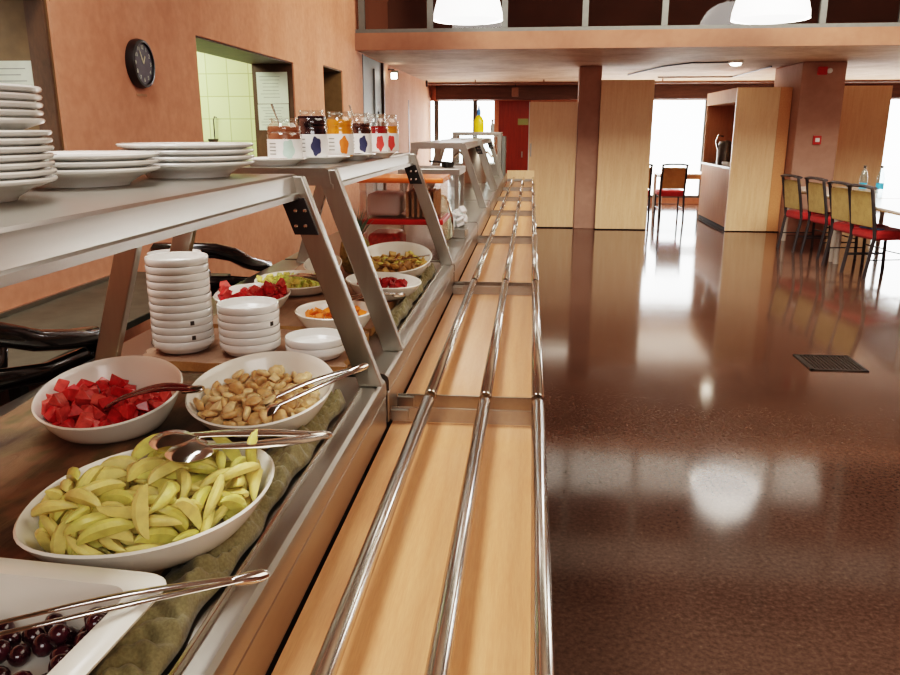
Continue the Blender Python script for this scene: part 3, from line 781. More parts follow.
cloth_strip('crumpled olive cloth along the counter edge beside the apple dish', -.485, -.399, .2, 1.62, .905, 3, .040)
cloth_strip('crumpled olive cloth along the counter edge beside the farther fruit bowls', -.458, -.399, 2.25, 3.36, .905, 5, .038)

# ------------------------------------------------------------------ dishes
def slanted_dish(name, lab, cx, cy, a, b, yaw, hf, hb, z0=.927, base=.5, thick=.006, tip=0., tiltdir=None, cat='bowl', group=None, mat='melamine', expo=.62, fl=0):
    """oval dish whose rim rises from hf (towards the server side -> tiltdir) to hb"""
    o = thing(name, lab, cat, (cx, cy, z0), 0, group)
    td = R(90) if tiltdir is None else R(tiltdir)
    seg = 56; rows = []
    def rimh(x, y):
        k = (x * math.cos(td) + y * math.sin(td)) / (max(a, b))
        return (hf + hb) / 2 + (hb - hf) / 2 * max(-1.2, min(1.2, k))
    def pt(th, s, t, off):
        r = 1 + tip * abs(math.cos(th)) ** 6
        x = (a - off) * r * s * math.cos(th); y = (b - off) * s * math.sin(th)
        xx = x * math.cos(yaw) - y * math.sin(yaw); yy = x * math.sin(yaw) + y * math.cos(yaw)
        fx = (a * r * math.cos(th)); fy = b * math.sin(th)
        rx = fx * math.cos(yaw) - fy * math.sin(yaw); ry = fx * math.sin(yaw) + fy * math.cos(yaw)
        return (xx, yy, max(rimh(rx, ry) * t, fl if off >= thick else 0))
    prof = []
    N = 9
    for k in range(N + 1):
        t = k / N; s = base + (1 - base) * t ** expo; prof.append((s, t, 0, 0))
    inner = []
    for k in range(N, -1, -1):
        t = k / N; s = base + (1 - base) * t ** expo; inner.append((s, t, thick, .006 * (1 - t)))
    vs = []; fs = []
    allp = prof + [(1, 1.0, thick * .5, .003)] + inner
    for s, t, off, dz in allp:
        for i in range(seg):
            p = pt(2 * PI * i / seg, s, t, off); vs.append((p[0], p[1], p[2] + dz))
    L = len(allp)
    for r_ in range(L - 1):
        for i in range(seg):
            j = (i + 1) % seg; fs.append((r_ * seg + i, r_ * seg + j, (r_ + 1) * seg + j, (r_ + 1) * seg + i))
    fs.append(tuple(range(seg))[::-1]); fs.append(tuple((L - 1) * seg + i for i in range(seg)))
    MB().add(vs, fs).build('dish_body', mat, o, 50)
    return o

def jit(vs, k, rnd): return [tuple(c + rnd.uniform(-k, k) for c in v) for v in vs]
def apple_slice(rnd, mat):
    L = rnd.uniform(.032, .039); D = rnd.uniform(.021, .025); W = rnd.uniform(.0065, .009)
    st = [-1, -.86, -.6, -.25, .1, .45, .75, .93, 1]; vs = []; fs = []
    for s in st:
        k = math.sqrt(max(.02, 1 - s * s)); bend = -.0005 * s * s
        for px, pz in ((0, 0), (D * .62 * k, W * k), (D * .93 * k, W * .62 * k), (D * k * 1.02, 0), (D * .93 * k, -W * .62 * k), (D * .62 * k, -W * k)):
            vs.append((px + bend, s * L, pz))
    for a in range(len(st) - 1):
        for k in range(6): fs.append((a * 6 + k, a * 6 + (k + 1) % 6, (a + 1) * 6 + (k + 1) % 6, (a + 1) * 6 + k))
    fs.append(tuple(range(6))[::-1]); fs.append(tuple((len(st) - 1) * 6 + k for k in range(6)))
    return MB().add(vs, fs).build('apple_slice', mat, None, 42)
def chunk(rnd, name, mat, s):
    vs = [(-1, -.7, -.6), (1, -.8, -.6), (.9, .8, -.6), (-.9, .7, -.6), (-.7, -.15, .75), (.8, -.25, .65), (.75, .3, .7), (-.65, .25, .6)]
    vs = [tuple(c * s for c in v) for v in jit(vs, .22, rnd)]
    fs = [(0, 3, 2, 1), (4, 5, 6, 7), (0, 1, 5, 4), (1, 2, 6, 5), (2, 3, 7, 6), (3, 0, 4, 7)]
    return MB().add(vs, fs).build(name, mat, None, 30, s * .12)
def lump(rnd, name, mat, s, sz=.5):
    prof = [(0, -.5), (.55, -.48), (.9, -.25), (1, .05), (.85, .35), (.5, .5), (0, .52)]
    m = MB().lathe([(r * s, z * s * 2 * sz) for r, z in prof], 12)
    c = {}
    m.v = [tuple(q * (1 + .12 * math.sin(5 * v[0] / s + 3 * v[1] / s + rnd.random())) for q in v) for v in m.v]
    return m.build(name, mat, None, 60)

POSES = {
    'apple slices in the boat-shaped dish': [
        (0,12,67,16.9,0,-533,-1848), (1,-73,34,16.9,0,-494,-59), (2,22,-32,16.9,0,-495,225), (3,-27,-71,16.9,0,-480,660), (4,116,-16,51.4,-1134,-654,734), (5,63,59,16.9,0,-509,-1145),
        (6,-9,42,26,112,131,-1418), (0,28,-44,26,169,-3062,479), (1,-8,14,16.9,0,-2648,1580), (2,-96,33,22.7,3081,-125,-494), (3,88,-10,43,776,273,-1103), (4,52,9,38.3,250,950,657),
        (5,-45,-81,42.1,-994,951,324), (6,13,-54,16.9,0,-425,-2324), (0,-6,81,17.3,85,-1954,1163), (1,-63,-44,28.9,-426,-598,-55), (2,41,-22,28.3,-5,286,242), (3,-72,-62,34.5,-205,815,1152),
        (4,51,96,18.5,-3091,-403,746), (5,53,-21,35.1,144,-372,-1033), (6,-56,-77,16.9,0,-425,-1710), (0,59,90,30.8,-2785,-440,-168), (1,-77,-4,24.2,-290,-2462,-496), (2,-8,-29,26,-231,-148,1732),
        (3,30,-79,32.4,-129,3094,920), (4,22,3,31.2,-83,-293,1363), (5,-31,98,18.8,-985,-1460,-161), (6,-9,32,29.7,2948,-228,1481), (0,-45,-3,46.5,-1488,907,672), (1,19,99,32.1,-3110,348,1172),
        (2,-108,-32,18.5,245,-1224,2815), (3,52,-3,36.3,318,-604,-1566), (4,-36,41,32.4,-132,-2797,850), (5,16,77,16.9,0,-510,977), (6,72,4,33,498,-2865,-1325), (0,-62,-9,28,-446,-747,2680),
        (1,-11,78,40.8,-203,-2860,-502), (2,-22,-93,26,-307,-262,-1871), (3,84,-34,41.3,621,-757,-314), (4,-23,-71,36.9,225,-697,380), (5,81,-23,57.7,1737,-1063,-1830), (6,69,-72,33.4,-553,-495,371),
        (0,28,-91,38,-485,-416,-537), (1,-99,29,23.8,-161,-1123,-344), (2,0,81,40.9,3097,156,517), (3,-76,58,30.7,719,-974,1346), (4,-111,-67,35.7,-740,-2636,1241), (5,60,126,34.2,1,-1886,-1735),
        (6,98,30,24.5,-497,-2064,712), (0,38,-41,42.4,15,76,-2441), (1,-4,-39,45.5,-274,659,3036), (2,-97,-35,37.9,-2958,-297,1065), (3,-75,6,44.7,-119,-364,2100), (4,-20,-33,44.7,-255,565,3036),
        (5,99,-5,44.8,1463,-497,884), (6,26,-86,41.5,-338,-449,2619), (0,101,41,30.3,3058,-245,603), (1,12,-77,56,18,-218,-2005), (2,-80,60,69.2,178,-2432,-1422), (3,-7,26,46.3,160,-422,1706),
        (4,77,19,42.4,522,-644,2492), (5,-19,-42,54.5,-177,-45,1970), (6,-37,-22,60.1,329,-2895,710), (0,-42,85,40.6,-763,-652,2542), (1,77,-12,52.9,-393,-2168,193), (2,-4,122,34.6,916,-1267,836),
        (3,-61,-50,46.4,631,-519,-2193), (4,-19,-121,45,18,-3074,-557), (5,22,-34,56.2,531,3122,705), (6,50,-100,43.7,1569,-1104,1055), (0,-72,72,48.2,2643,-579,-1030), (1,15,-27,47.7,-207,-239,248),
        (2,3,-72,68.6,-219,-2837,-972), (3,109,78,43.7,-2185,-1164,-425), (4,4,16,45.7,114,2788,407), (5,11,10,47.1,147,-2749,-1235), (6,10,-79,59.6,-705,-1012,-942), (0,-75,-49,47,-353,-649,1648),
        (1,105,13,62.5,-315,365,808), (2,-74,31,45.4,-20,-548,1464), (3,59,73,39.6,378,-181,-827), (4,-23,-9,51.1,-176,-1994,-1580), (5,27,84,58.6,-270,-888,-1140), (6,-26,-66,74.8,-448,-899,1718),
        (0,-5,-45,78.4,203,538,1613), (1,55,18,59.6,-279,3120,-875), (2,42,57,36.6,-347,-932,469), (3,96,75,37.3,-801,-1852,-1852), (4,-92,9,56.1,-2647,-510,214), (5,-93,-14,49,-322,-1020,1329),
        (6,-36,96,66.2,-568,-2934,311), (0,92,108,45.4,1130,516,-730), (1,39,24,65.6,194,-378,-2276), (2,-77,25,57.4,-10,-735,1048), (3,-4,-127,64.2,73,-2539,-1670), (4,44,64,54.8,218,84,2986),
        (5,-57,-83,62.3,-302,-2376,-972), (6,-27,13,70.5,3127,236,965), (0,-28,65,46.9,-72,-234,-1276), (1,31,-118,31,-180,-1272,-893), (2,11,114,42.4,-2100,-1280,808), (3,-1,-109,55.4,-102,-2955,836),
        (4,56,-83,66.4,-1168,-591,157), (5,-108,-49,48.1,-428,-2076,606), (6,-3,91,68.1,-169,-202,2429), (0,10,102,43.9,-809,-1047,-411), (1,-110,-30,48.1,-262,-2986,253), (2,47,-92,66.7,19,-841,-1485),
        (3,25,84,60,158,-1017,1649), (4,-116,32,53.2,972,-1399,-1312), (5,-63,-22,67.7,-106,-2362,525), (6,-41,72,66.4,392,-1020,-780), (0,130,61,50.2,-811,-1216,-2213), (1,-89,-13,74.2,-1546,-1017,-1808),
        (2,-4,-17,61,1052,-1492,422), (3,83,-77,70.9,1461,-616,1565), (4,21,3,56.8,-1121,-1272,-1271), (5,-90,-53,44.8,1035,-237,-1593), (6,2,-132,69.3,1270,-1775,720), (0,96,35,59,-507,-336,886),
        (1,-100,-90,38.6,-1434,-867,-648), (2,-85,-117,45,1083,-2849,-289), (3,14,57,54,255,-427,2637), (4,39,-64,69.7,-2231,26,491), (5,87,100,53.5,-1658,-1364,1551), (6,80,77,58,97,226,3029),
        (0,-26,-90,64.3,291,-2497,1336), (1,-24,-125,48.9,2502,58,-1312), (2,62,-35,50.5,-415,-391,-2632), (3,-102,-68,67.1,-1650,-443,1347), (4,58,106,59.4,-2627,-1777,-113), (5,-25,-122,76.8,305,-2278,1872),
        (6,12,7,82.8,131,-3041,-1266), (0,-103,-35,73.7,1013,-2186,-493), (1,-64,-98,33.5,583,-830,-58), (2,-78,8,73,-68,-2437,-733), (3,-53,-54,83,2222,-1736,97), (4,17,136,49.1,476,-1443,1256),
        (5,-54,-15,62.5,2356,-807,1112), (6,55,123,74.7,700,-98,1089), (0,-133,-33,57.5,145,-1355,-153), (1,27,97,78.8,-193,-766,-221), (2,-62,-115,54.6,-532,2898,108), (3,-12,58,65.6,307,-697,-1646),
        (4,35,99,54.6,846,-93,924), (5,34,-71,82.9,235,-721,-1684), (6,-50,-116,78.4,2558,-769,694), (0,107,48,73.8,50,-2125,2385), (1,81,36,65.7,217,-1335,-887), (2,-18,-91,70.5,1785,-2028,-387),
        (3,0,77,71.2,1311,-2119,833), (4,-34,95,74.6,1579,-611,1374), (5,-84,-59,69.8,1251,-2173,1278), (6,20,-26,85.1,-64,-17,1046), (0,25,-120,104,309,2286,-899), (1,65,-68,64.4,-446,-1851,-348),
        (2,36,-5,77.7,-2736,-572,201), (3,24,8,93.6,-130,-393,2667), (4,48,-86,102.4,-3003,-238,75), (5,117,100,92,-1475,-244,-1866), (6,-50,102,83.6,-628,-819,2687), (0,-31,33,77.1,-111,-286,-2317),
        (1,92,-18,71.7,790,-648,-645), (2,-54,-87,86.2,-1127,-1555,-759), (3,53,-120,99.3,-1534,-61,-3066), (5,-112,-12,77.2,-1417,-2129,-1004), (6,-62,-108,50.6,-1720,-643,-973), (0,-17,20,84.6,30,-918,2679),
        (1,-95,-85,72.8,465,-2153,1169),
    ],
    'watermelon chunks in the front bowl': [
        (0,5,-16,27.5,203,120,1728), (1,38,11,26.9,-3,97,2826), (2,-9,-85,24.7,1929,-176,351), (3,-31,-99,33.3,1090,606,2852), (4,79,54,31.3,-1000,2402,869), (5,-28,4,23.7,1864,-102,-716),
        (6,-70,51,25.5,-1744,7,-2287), (0,-70,-60,25.1,-711,2879,673), (1,86,-58,31.2,1074,2751,-779), (2,89,-4,24.1,-2264,175,1415), (3,22,-67,26.9,2205,-147,1544), (4,77,13,43.2,-31,-1060,-3085),
        (5,-54,12,30.3,890,1633,-872), (6,-9,43,24.7,-1015,-2934,74), (0,-3,71,30.4,-75,2343,-1373), (1,-23,-66,27.7,-1815,-386,-2269), (2,-53,-83,26,120,2907,1262), (3,91,32,37.5,-2451,-1822,-134),
        (4,-66,84,52.6,803,651,-2199), (5,103,14,49.5,1029,-859,-1249), (6,-100,5,45.7,1841,-555,-707), (0,87,-29,26.6,1647,-36,2915), (1,39,-89,29.1,364,138,-1606), (2,1,-47,31.9,858,-134,-2308),
        (3,-91,3,25.3,844,-2940,648), (4,-82,-42,30.1,220,-3048,226), (5,-54,-30,25.7,917,-2923,394), (6,-25,70,29.7,-1969,-598,-1885), (0,102,-2,39.3,-2182,576,-375), (1,-21,-83,48.4,-2276,-746,-782),
        (2,-48,-10,30.4,-3116,118,96), (3,-7,87,40.4,-1313,-365,-2401), (4,-61,42,44.8,130,-1635,529), (5,32,-29,25.7,-2224,-219,-157), (6,-94,-39,53.8,-384,650,-77), (0,50,37,23.7,-2050,-4,-2311),
        (1,73,-60,37.2,862,-882,2005), (2,-79,-17,45.8,-37,65,1666), (3,-73,-75,43.4,1340,787,-2085), (4,-83,30,34.2,7,784,2299), (5,-33,50,40.4,550,-767,190), (6,-91,-66,50.1,-330,-1387,2062),
        (0,-49,56,56.2,655,683,-692), (1,51,-8,31.5,1291,-98,2948), (2,32,74,23.7,-2087,162,1706), (3,-40,-44,28.1,712,-2596,158), (4,54,29,42.9,621,-201,1017), (5,-49,-86,53,-1205,-1766,997),
        (6,103,-24,50.8,871,-165,-615), (0,40,-56,32.1,250,-2524,-1690), (1,-102,35,50.4,-764,-15,997), (2,-11,51,50.2,-1268,560,1090), (3,-41,31,32.5,-2263,1183,895), (4,-11,-67,51.9,583,237,2462),
        (5,56,-34,30.7,-491,-33,1410), (6,-50,-31,50,-464,120,-1061), (0,-17,-15,28.2,-393,2683,895), (1,55,-68,25.7,-2034,-131,1653), (2,-32,94,50.7,1409,256,137), (3,16,72,27.3,-2953,-31,1563),
        (4,-50,75,30.8,-755,-2284,1318), (5,-55,-85,74.3,2055,-186,-1359), (6,3,-61,44.5,2333,5,-668), (0,-67,-19,61.2,2323,417,1211), (1,77,-76,54.1,265,-2714,1458), (2,68,-28,47.5,629,-30,1089),
        (3,86,-41,51.1,1613,-404,-1017), (4,80,-8,61.2,43,-545,-1258), (5,-71,17,51.8,-2342,470,-1792), (6,-103,-21,54.4,2873,63,-347), (0,-25,72,58.6,752,-3001,-499), (1,5,-24,49.8,252,132,-2278),
        (2,-32,-54,46.4,2579,130,607), (3,-54,4,53.6,1965,1,-1901), (4,-17,-20,52,1116,-2903,-150), (5,4,-104,42.7,-370,894,-2775), (6,56,73,30.1,-313,1379,-409), (0,19,-95,28.7,-2093,-733,-413),
        (1,-1,16,29.4,-530,-133,-1113), (2,17,39,27.5,27,-32,-1429), (3,-84,54,56.9,252,896,-3120), (4,-107,11,70.9,722,933,-1898), (5,-26,-55,69.4,1906,-647,-862), (6,32,42,36.1,1058,257,1348),
    ],
    'banana slices in the round bowl': [
        (0,49,43,20.9,60,-92,-2520), (1,-20,-115,26.7,-900,-26,-271), (2,-66,45,21.5,3011,-117,1027), (3,25,36,24.6,-2674,124,-1230), (4,38,-82,21.5,295,-3116,-174), (5,41,80,24.4,-509,1283,-255),
        (0,32,-21,27.3,-244,2196,1090), (1,60,-30,26.5,-737,-94,-2648), (2,5,-30,23.5,3133,-350,-1036), (3,14,-53,21,21,-53,867), (4,66,24,23.6,1877,350,-1294), (5,-72,-24,20.9,-1928,111,-2623),
        (0,55,-58,20.9,-22,-3003,-1391), (1,18,-65,33,-196,-3076,414), (2,23,64,21.6,-56,-3002,21), (3,-95,-20,29.9,1141,-980,-2153), (4,-24,-88,20.3,-1996,-60,-1905), (5,49,27,32.9,390,514,-565),
        (0,-10,-54,24.1,-407,434,2607), (1,8,3,22.1,-3082,-201,708), (2,35,-38,27.5,732,523,-761), (3,2,49,27.8,2356,1299,572), (4,-75,-10,26,-646,2341,-808), (5,-39,-68,22.5,136,-133,-947),
        (0,46,-74,37.4,545,2639,278), (1,77,47,27.7,605,-2911,209), (2,43,-103,23.8,300,-420,-1700), (3,-58,4,22.4,-187,249,498), (4,94,-31,22.6,-799,3111,-214), (5,-35,-46,20.9,-1928,111,1215),
        (0,-52,-26,24.9,-3136,647,-347), (1,61,68,29.5,188,2974,87), (2,10,90,23.7,-384,3094,710), (3,16,-96,22.1,342,7,-2066), (4,-46,-96,22.8,-119,201,366), (5,32,-4,24,963,-202,1686),
        (0,55,-9,21,27,-34,-1357), (1,33,16,27.9,-1027,3106,-138), (2,30,32,45,292,-2539,1783), (3,-75,23,26.2,-351,834,-1587), (4,-52,-83,23.9,21,-2382,642), (5,-17,91,22.2,849,3019,405),
        (0,-29,-4,20.9,62,-94,1994), (1,-4,-20,39.4,-2353,710,-1557), (2,5,-9,36.6,59,1980,780), (3,30,87,36.7,663,55,-2129), (4,89,-71,29,-1647,-928,-1086), (5,-19,-30,24.3,-504,1497,1261),
        (0,85,3,22.2,3133,204,-1098), (1,-80,-34,32.3,-750,-2579,-524), (2,11,13,42.8,-722,-713,-1993), (3,-107,-12,38.6,611,2401,-479), (4,-48,25,23,-2074,-732,-1850), (5,-26,-54,33.8,496,596,54),
        (0,-15,-81,40.7,-566,-2691,721), (1,66,-78,27.7,-2897,-309,1120), (2,-10,74,23.9,-314,-378,2014), (3,-2,35,44.2,1277,-2028,260), (4,86,-53,21.5,891,-3111,-443), (5,-22,-68,27.4,-3141,-673,-519),
        (0,66,-91,40.4,-930,-1002,2390), (1,-7,20,31.3,-1640,1145,345), (2,-81,49,29.6,-632,127,1328), (3,-94,8,26.2,-797,-860,883), (4,21,-88,36.9,289,227,3121), (5,-13,31,22.5,-164,58,317),
        (0,24,-80,49.5,424,-2798,711), (1,-71,-72,22.4,2895,115,601), (2,-25,49,21.6,3052,-120,1434), (3,49,-45,39.9,-563,-409,2980), (4,-57,66,26.5,-91,-700,-1722), (5,1,-113,28.1,252,2820,-1619),
        (0,-97,27,37.2,2471,-995,282), (1,-19,-27,42.3,14,-532,307), (2,-19,2,37.3,-966,294,-2610), (3,61,10,38.5,-72,-2453,-1132), (4,0,-83,22.1,2889,-128,1205), (5,-15,-102,31.4,-1059,564,2328),
        (0,72,-61,39,-1013,480,-56), (1,-42,-24,34.9,-25,-2474,-351), (2,-92,55,45,-1,-3094,359), (3,97,-50,35.1,-789,-250,-319), (4,-38,-11,47.2,1313,-374,-1431), (5,-95,-67,28.4,1079,-451,-1418),
        (0,-88,-49,30.5,-1181,-2242,-648), (1,-27,84,42.6,405,-2423,-1062), (2,92,48,41.6,-133,124,-574), (3,-59,-3,37.3,-77,-185,-1668), (4,-62,83,42,-384,2790,-866), (5,86,8,35.8,-2099,57,-1856),
        (0,-40,-74,38.8,3094,-32,1510), (1,-45,81,28.4,1094,150,-344), (2,78,-11,34.7,-972,-2602,-987), (3,87,28,27.1,750,-262,-2766), (4,-48,44,30.3,2559,519,426), (5,51,46,36.2,1387,-99,2356),
        (0,-66,-54,37.3,2116,-346,-1717), (1,-33,100,37.8,460,963,-787), (2,30,2,45.1,-1454,594,-1299), (3,-28,104,57.5,204,-137,2037), (4,-48,-107,34.2,-1010,-556,-76), (5,73,-30,41.6,-620,474,2485),
        (0,18,91,51.4,-7,896,-2197), (1,0,-52,42.8,-25,-247,392), (2,-90,-4,49.5,2353,43,-1366), (3,-114,9,43.3,627,997,1105), (4,54,-7,41,-678,-90,3079), (5,-58,33,36.4,112,-2821,-1049),
        (0,-67,81,56.8,3100,-657,230), (1,9,-76,64.8,-175,3036,-179), (2,16,107,45,-2349,956,-823), (3,104,-12,41.8,2777,28,-1903), (4,40,63,34.1,-332,2360,-195), (5,92,-33,40.6,-1997,-54,1601),
        (0,44,-104,44.9,-2298,462,974), (1,23,-105,37.9,-2669,483,-706), (2,-35,30,35.8,675,3050,5), (3,3,-93,45.8,1713,237,1693), (4,-26,61,34.9,1763,-61,58), (5,98,-15,26.5,2892,690,-689),
        (0,73,-47,52.5,-2002,661,-512), (1,-24,-109,46.1,-521,-67,500), (2,-16,63,75,2816,569,735), (3,35,-60,59.7,-459,386,2481), (4,-31,16,29.7,691,-2554,906), (5,74,-40,30.3,-813,-452,-2346),
        (0,48,-60,52,417,376,-1787), (1,13,65,36.9,450,3128,251), (2,-61,57,44.3,-3076,41,1461), (3,-40,52,49.7,768,-533,1680), (4,-47,73,54.3,746,2488,1182), (5,-41,-49,40.4,-114,-2067,1560),
        (0,-29,30,54.2,747,2414,-812), (1,73,73,43.3,39,-135,792), (2,63,92,58.2,69,2452,1475), (3,-1,-36,56.8,-3056,159,1003), (4,-9,-63,53.4,514,57,-1092), (5,50,79,40.8,-2316,-86,-2029),
        (0,-35,-38,53,2496,328,673), (1,12,-12,58.5,-2846,312,625), (2,-79,81,64,-481,422,2301), (3,-35,10,52.4,-75,-173,-1210), (4,17,-28,43.8,-636,399,729), (5,111,-36,38.4,-925,-546,-1395),
        (0,-78,0,54.8,-221,822,-74), (1,-10,78,44.7,-546,-263,-2198), (2,-49,94,55.7,1228,-90,-907), (3,-58,-21,53.1,-2993,435,1212), (4,23,-46,43.1,1088,-332,-1080), (5,27,-35,54.9,1662,-105,-1023),
        (0,-20,52,59.7,206,2224,-401), (1,-56,-51,45.5,948,-1010,2257), (2,-59,20,51.4,-420,-724,-2928), (3,39,101,54,-1776,587,2037), (4,9,73,47.5,2003,-292,-2081), (5,40,-22,50.3,743,-261,1409),
        (0,-75,-87,40,94,-2829,957), (1,5,78,61.7,315,-593,-1487), (2,-34,-89,53.3,-2618,347,-1430), (3,104,15,37.5,-1699,41,1184), (4,-16,47,44.1,2408,-253,922), (5,15,-60,53.9,-2588,582,-1435),
        (0,27,66,55,805,2782,530), (1,-81,53,57,3048,246,166), (2,24,42,53.5,-786,-117,799), (3,-79,-41,52.6,326,-2792,1205), (4,-63,-75,47.4,-2607,-289,-276), (5,56,-24,47.8,-1806,-973,12),
        (0,49,54,50,3136,249,-18), (1,-31,72,64.2,-815,-349,-2443), (2,-75,19,42.8,-2883,669,-652), (3,60,35,48.2,-1138,-132,-2396), (4,4,47,54.5,-461,-601,3036), (5,77,27,43.3,-1824,92,-2313),
        (0,-107,-55,44,-1219,202,-614), (2,-4,95,66.3,-1392,-1110,347), (3,59,74,61.3,-131,440,-1968), (4,7,57,65.3,1291,665,-154), (5,74,54,56.5,2068,512,1552), (1,-1,14,60,-583,631,2373),
        (2,-4,116,64.2,-843,-118,-3024), (3,48,11,55.4,-2614,-649,-41), (4,67,0,48.8,-2599,-386,-1616), (0,-47,-8,66.2,1710,559,-53), (1,-108,31,50.2,-1868,-642,-1481),
    ],
    'grapes in the rectangular dish': [
        (0,-12,-62,9.7,2269,-1825,321), (0,6,50,9.9,-1336,-570,-1355), (0,81,31,9.7,-1376,580,-598), (0,92,-15,9.8,1431,585,185), (0,43,-51,10.4,-885,153,-1930), (0,36,-10,9.7,1377,-581,789),
        (0,-60,-44,9.7,873,1317,1735), (0,-73,-22,11.2,183,165,2925), (0,30,58,10.4,885,129,-1842), (0,-94,-13,9.9,1400,-271,-397), (0,91,63,10.4,262,-864,-1533), (0,88,-57,9.8,-1310,965,359),
        (0,67,61,10.1,1303,531,-861), (0,-59,41,9.7,-1377,-2561,-47), (0,53,-75,9.7,-1853,-2179,-595), (0,63,-15,9.9,-1736,-41,2456), (0,-52,17,10.4,2338,-448,862), (0,29,-71,9.9,-2107,-1897,419),
        (0,77,-78,13.3,186,-2030,-740), (0,34,26,9.8,1409,187,203), (0,-7,12,9.7,1377,581,974), (0,47,73,17,841,517,-2634), (0,51,43,11.4,-361,550,1451), (0,-12,66,9.7,1765,-581,25),
        (0,-75,5,11.2,2932,-138,-246), (0,-38,-52,10.4,-606,-706,1639), (0,98,-38,22.7,2846,1081,630), (0,77,-34,11.4,501,-311,1090), (0,-36,69,9.7,-1377,-2561,607), (0,-89,-49,10.4,803,448,616),
        (0,-84,39,10.4,-2546,-679,-911), (0,97,-71,26.3,-3126,-11,367), (0,101,42,19.3,1568,2320,754), (0,103,-5,26.8,577,1037,-541), (0,71,43,25.9,-2402,-270,1860), (0,-83,-71,18.3,-1522,874,-1457),
        (0,-58,-69,10.4,-239,871,-2972), (0,99,72,30.5,-1243,2948,-338), (0,-18,-8,9.7,-873,1825,-1569), (0,-2,-28,9.7,-873,1825,1691), (0,11,-54,9.7,1765,581,1126), (0,11,27,12.1,-273,411,627),
        (0,92,9,9.7,-1377,-580,-1881), (0,8,-76,17.5,-375,578,1757), (0,-32,-74,17.3,1376,-586,-1474), (0,11,-8,9.7,1285,-962,1134), (0,112,52,36.6,-423,-2350,-1471), (0,-52,-10,9.7,1377,-581,-1124),
        (0,-70,68,9.7,-2269,1317,269), (0,-27,-30,9.9,1405,92,359),
    ],
    'orange pieces in the oval bowl': [
        (0,-11,40,29.3,-1949,-197,-2448), (1,21,-8,32.1,-96,178,1378), (2,23,-44,30.1,-1798,-140,1289), (0,64,-4,29.3,-1949,-197,1838), (1,-62,34,35.4,2261,579,480), (2,5,17,30.1,-1814,-115,-2283),
        (0,20,57,37.3,-1293,1987,335), (1,37,-51,34.3,67,-3069,1374), (2,-60,-31,31.4,345,-41,-714), (0,69,30,27.6,1925,66,-875), (1,-76,13,35.4,1776,1186,-881), (2,68,-24,32.1,996,-167,2889),
        (0,-78,-7,33.7,967,-2199,-1206), (1,41,28,29.7,-2004,-250,-2208), (2,-3,-58,35.3,-506,1917,-951), (0,81,3,36.3,368,-2692,-1573), (1,-41,19,32.1,-2357,-275,-1163), (2,-56,-4,42.6,-1169,353,3111),
        (0,13,-47,43.5,-653,2795,-1128), (1,22,32,36.9,994,-184,-1849), (2,44,-4,31.8,2962,-41,1687), (0,-6,-57,57.3,1942,-104,710), (1,-47,-9,30.6,1920,80,-2330), (2,52,49,39.1,-419,-2815,-675),
        (0,37,-3,45,2085,-417,78), (1,-20,-5,35.4,-1913,1699,-100),
    ],
    'dark red pieces in the farther bowl': [
        (0,4,-21,43.8,885,1811,-915), (1,24,-6,41.1,-1868,705,1291), (0,62,-38,37.6,1875,-41,842), (1,-38,-3,36.6,-1854,-12,971), (0,-57,-39,50,929,-669,2364), (1,-22,18,38.3,2115,3,-251),
        (0,6,14,43.8,145,-1611,1897), (1,-23,-22,36.6,-1854,-12,1957), (0,4,38,39.7,-1866,111,718), (1,38,-28,39.1,-68,-147,-643), (0,67,-8,40.5,140,93,-205), (1,-15,-1,46.2,-1192,-2352,1117),
        (0,20,57,41.1,12,-3044,-362), (1,-45,-29,43.6,1010,-2008,-749), (0,-28,-56,42.7,807,-2729,-488), (1,-61,8,39.1,-44,-126,-1807), (0,-55,31,47.4,-84,970,1826), (1,-46,4,50.1,-277,828,2027),
        (0,-78,14,51.2,281,-594,-1571), (1,76,-26,52.3,1559,-661,-2237), (0,50,36,40.5,183,35,2805), (1,-39,49,36.3,-1846,72,2066), (0,-74,-12,41.1,1735,-391,2352), (1,-26,35,43.9,-194,-2466,457),
    ],
    'dried fruit in the farthest bowl': [
        (0,-110,-12,36.4,52,-62,2261), (1,20,43,38.2,67,-230,-2310), (2,-20,19,42.5,1213,-2191,1144), (3,-9,-3,36.4,43,-68,2636), (0,42,-47,38,3073,-110,1513), (1,-69,43,37.3,3109,-101,1074),
        (2,-10,-124,40,800,-2222,-124), (3,52,-25,40.9,-239,660,783), (0,-5,27,45.7,2367,-522,-1726), (1,79,13,38.4,83,3003,-1309), (2,-22,66,37.8,2154,125,-1607), (3,-91,-75,37.5,-2894,465,-292),
        (0,-34,88,42.6,2846,621,879), (1,92,-35,36.3,61,-38,-523), (2,10,-71,42.7,1049,-1878,577), (3,-42,6,36.4,74,-70,-2376), (0,15,-110,37.6,-2976,184,1340), (1,-75,-92,38,-128,-2820,-537),
        (2,-40,63,44.7,-1629,319,-1598), (3,-37,40,36.7,-13,-45,627), (0,115,-54,44.7,2175,-360,908), (1,-42,-99,35.4,33,-162,1455), (2,-2,60,41.4,-768,2569,503), (3,-75,10,37.1,-58,100,-2274),
        (0,82,-35,49.4,2944,-226,1018), (1,-61,-65,44.8,-370,1001,-1838), (2,66,59,42.3,-2124,-1193,-1389), (3,-12,-76,37.1,-3079,30,-191), (0,-80,74,42.9,-902,299,-1829), (1,30,59,45.9,-212,-2649,1482),
        (2,33,-84,37.3,2134,90,2477), (3,8,102,49.9,273,-510,2703), (0,98,31,40.8,558,3008,-777), (1,103,-14,43.4,-329,-690,-1680), (2,-64,-30,37.8,2161,125,255), (3,35,-1,36.9,3021,-82,728),
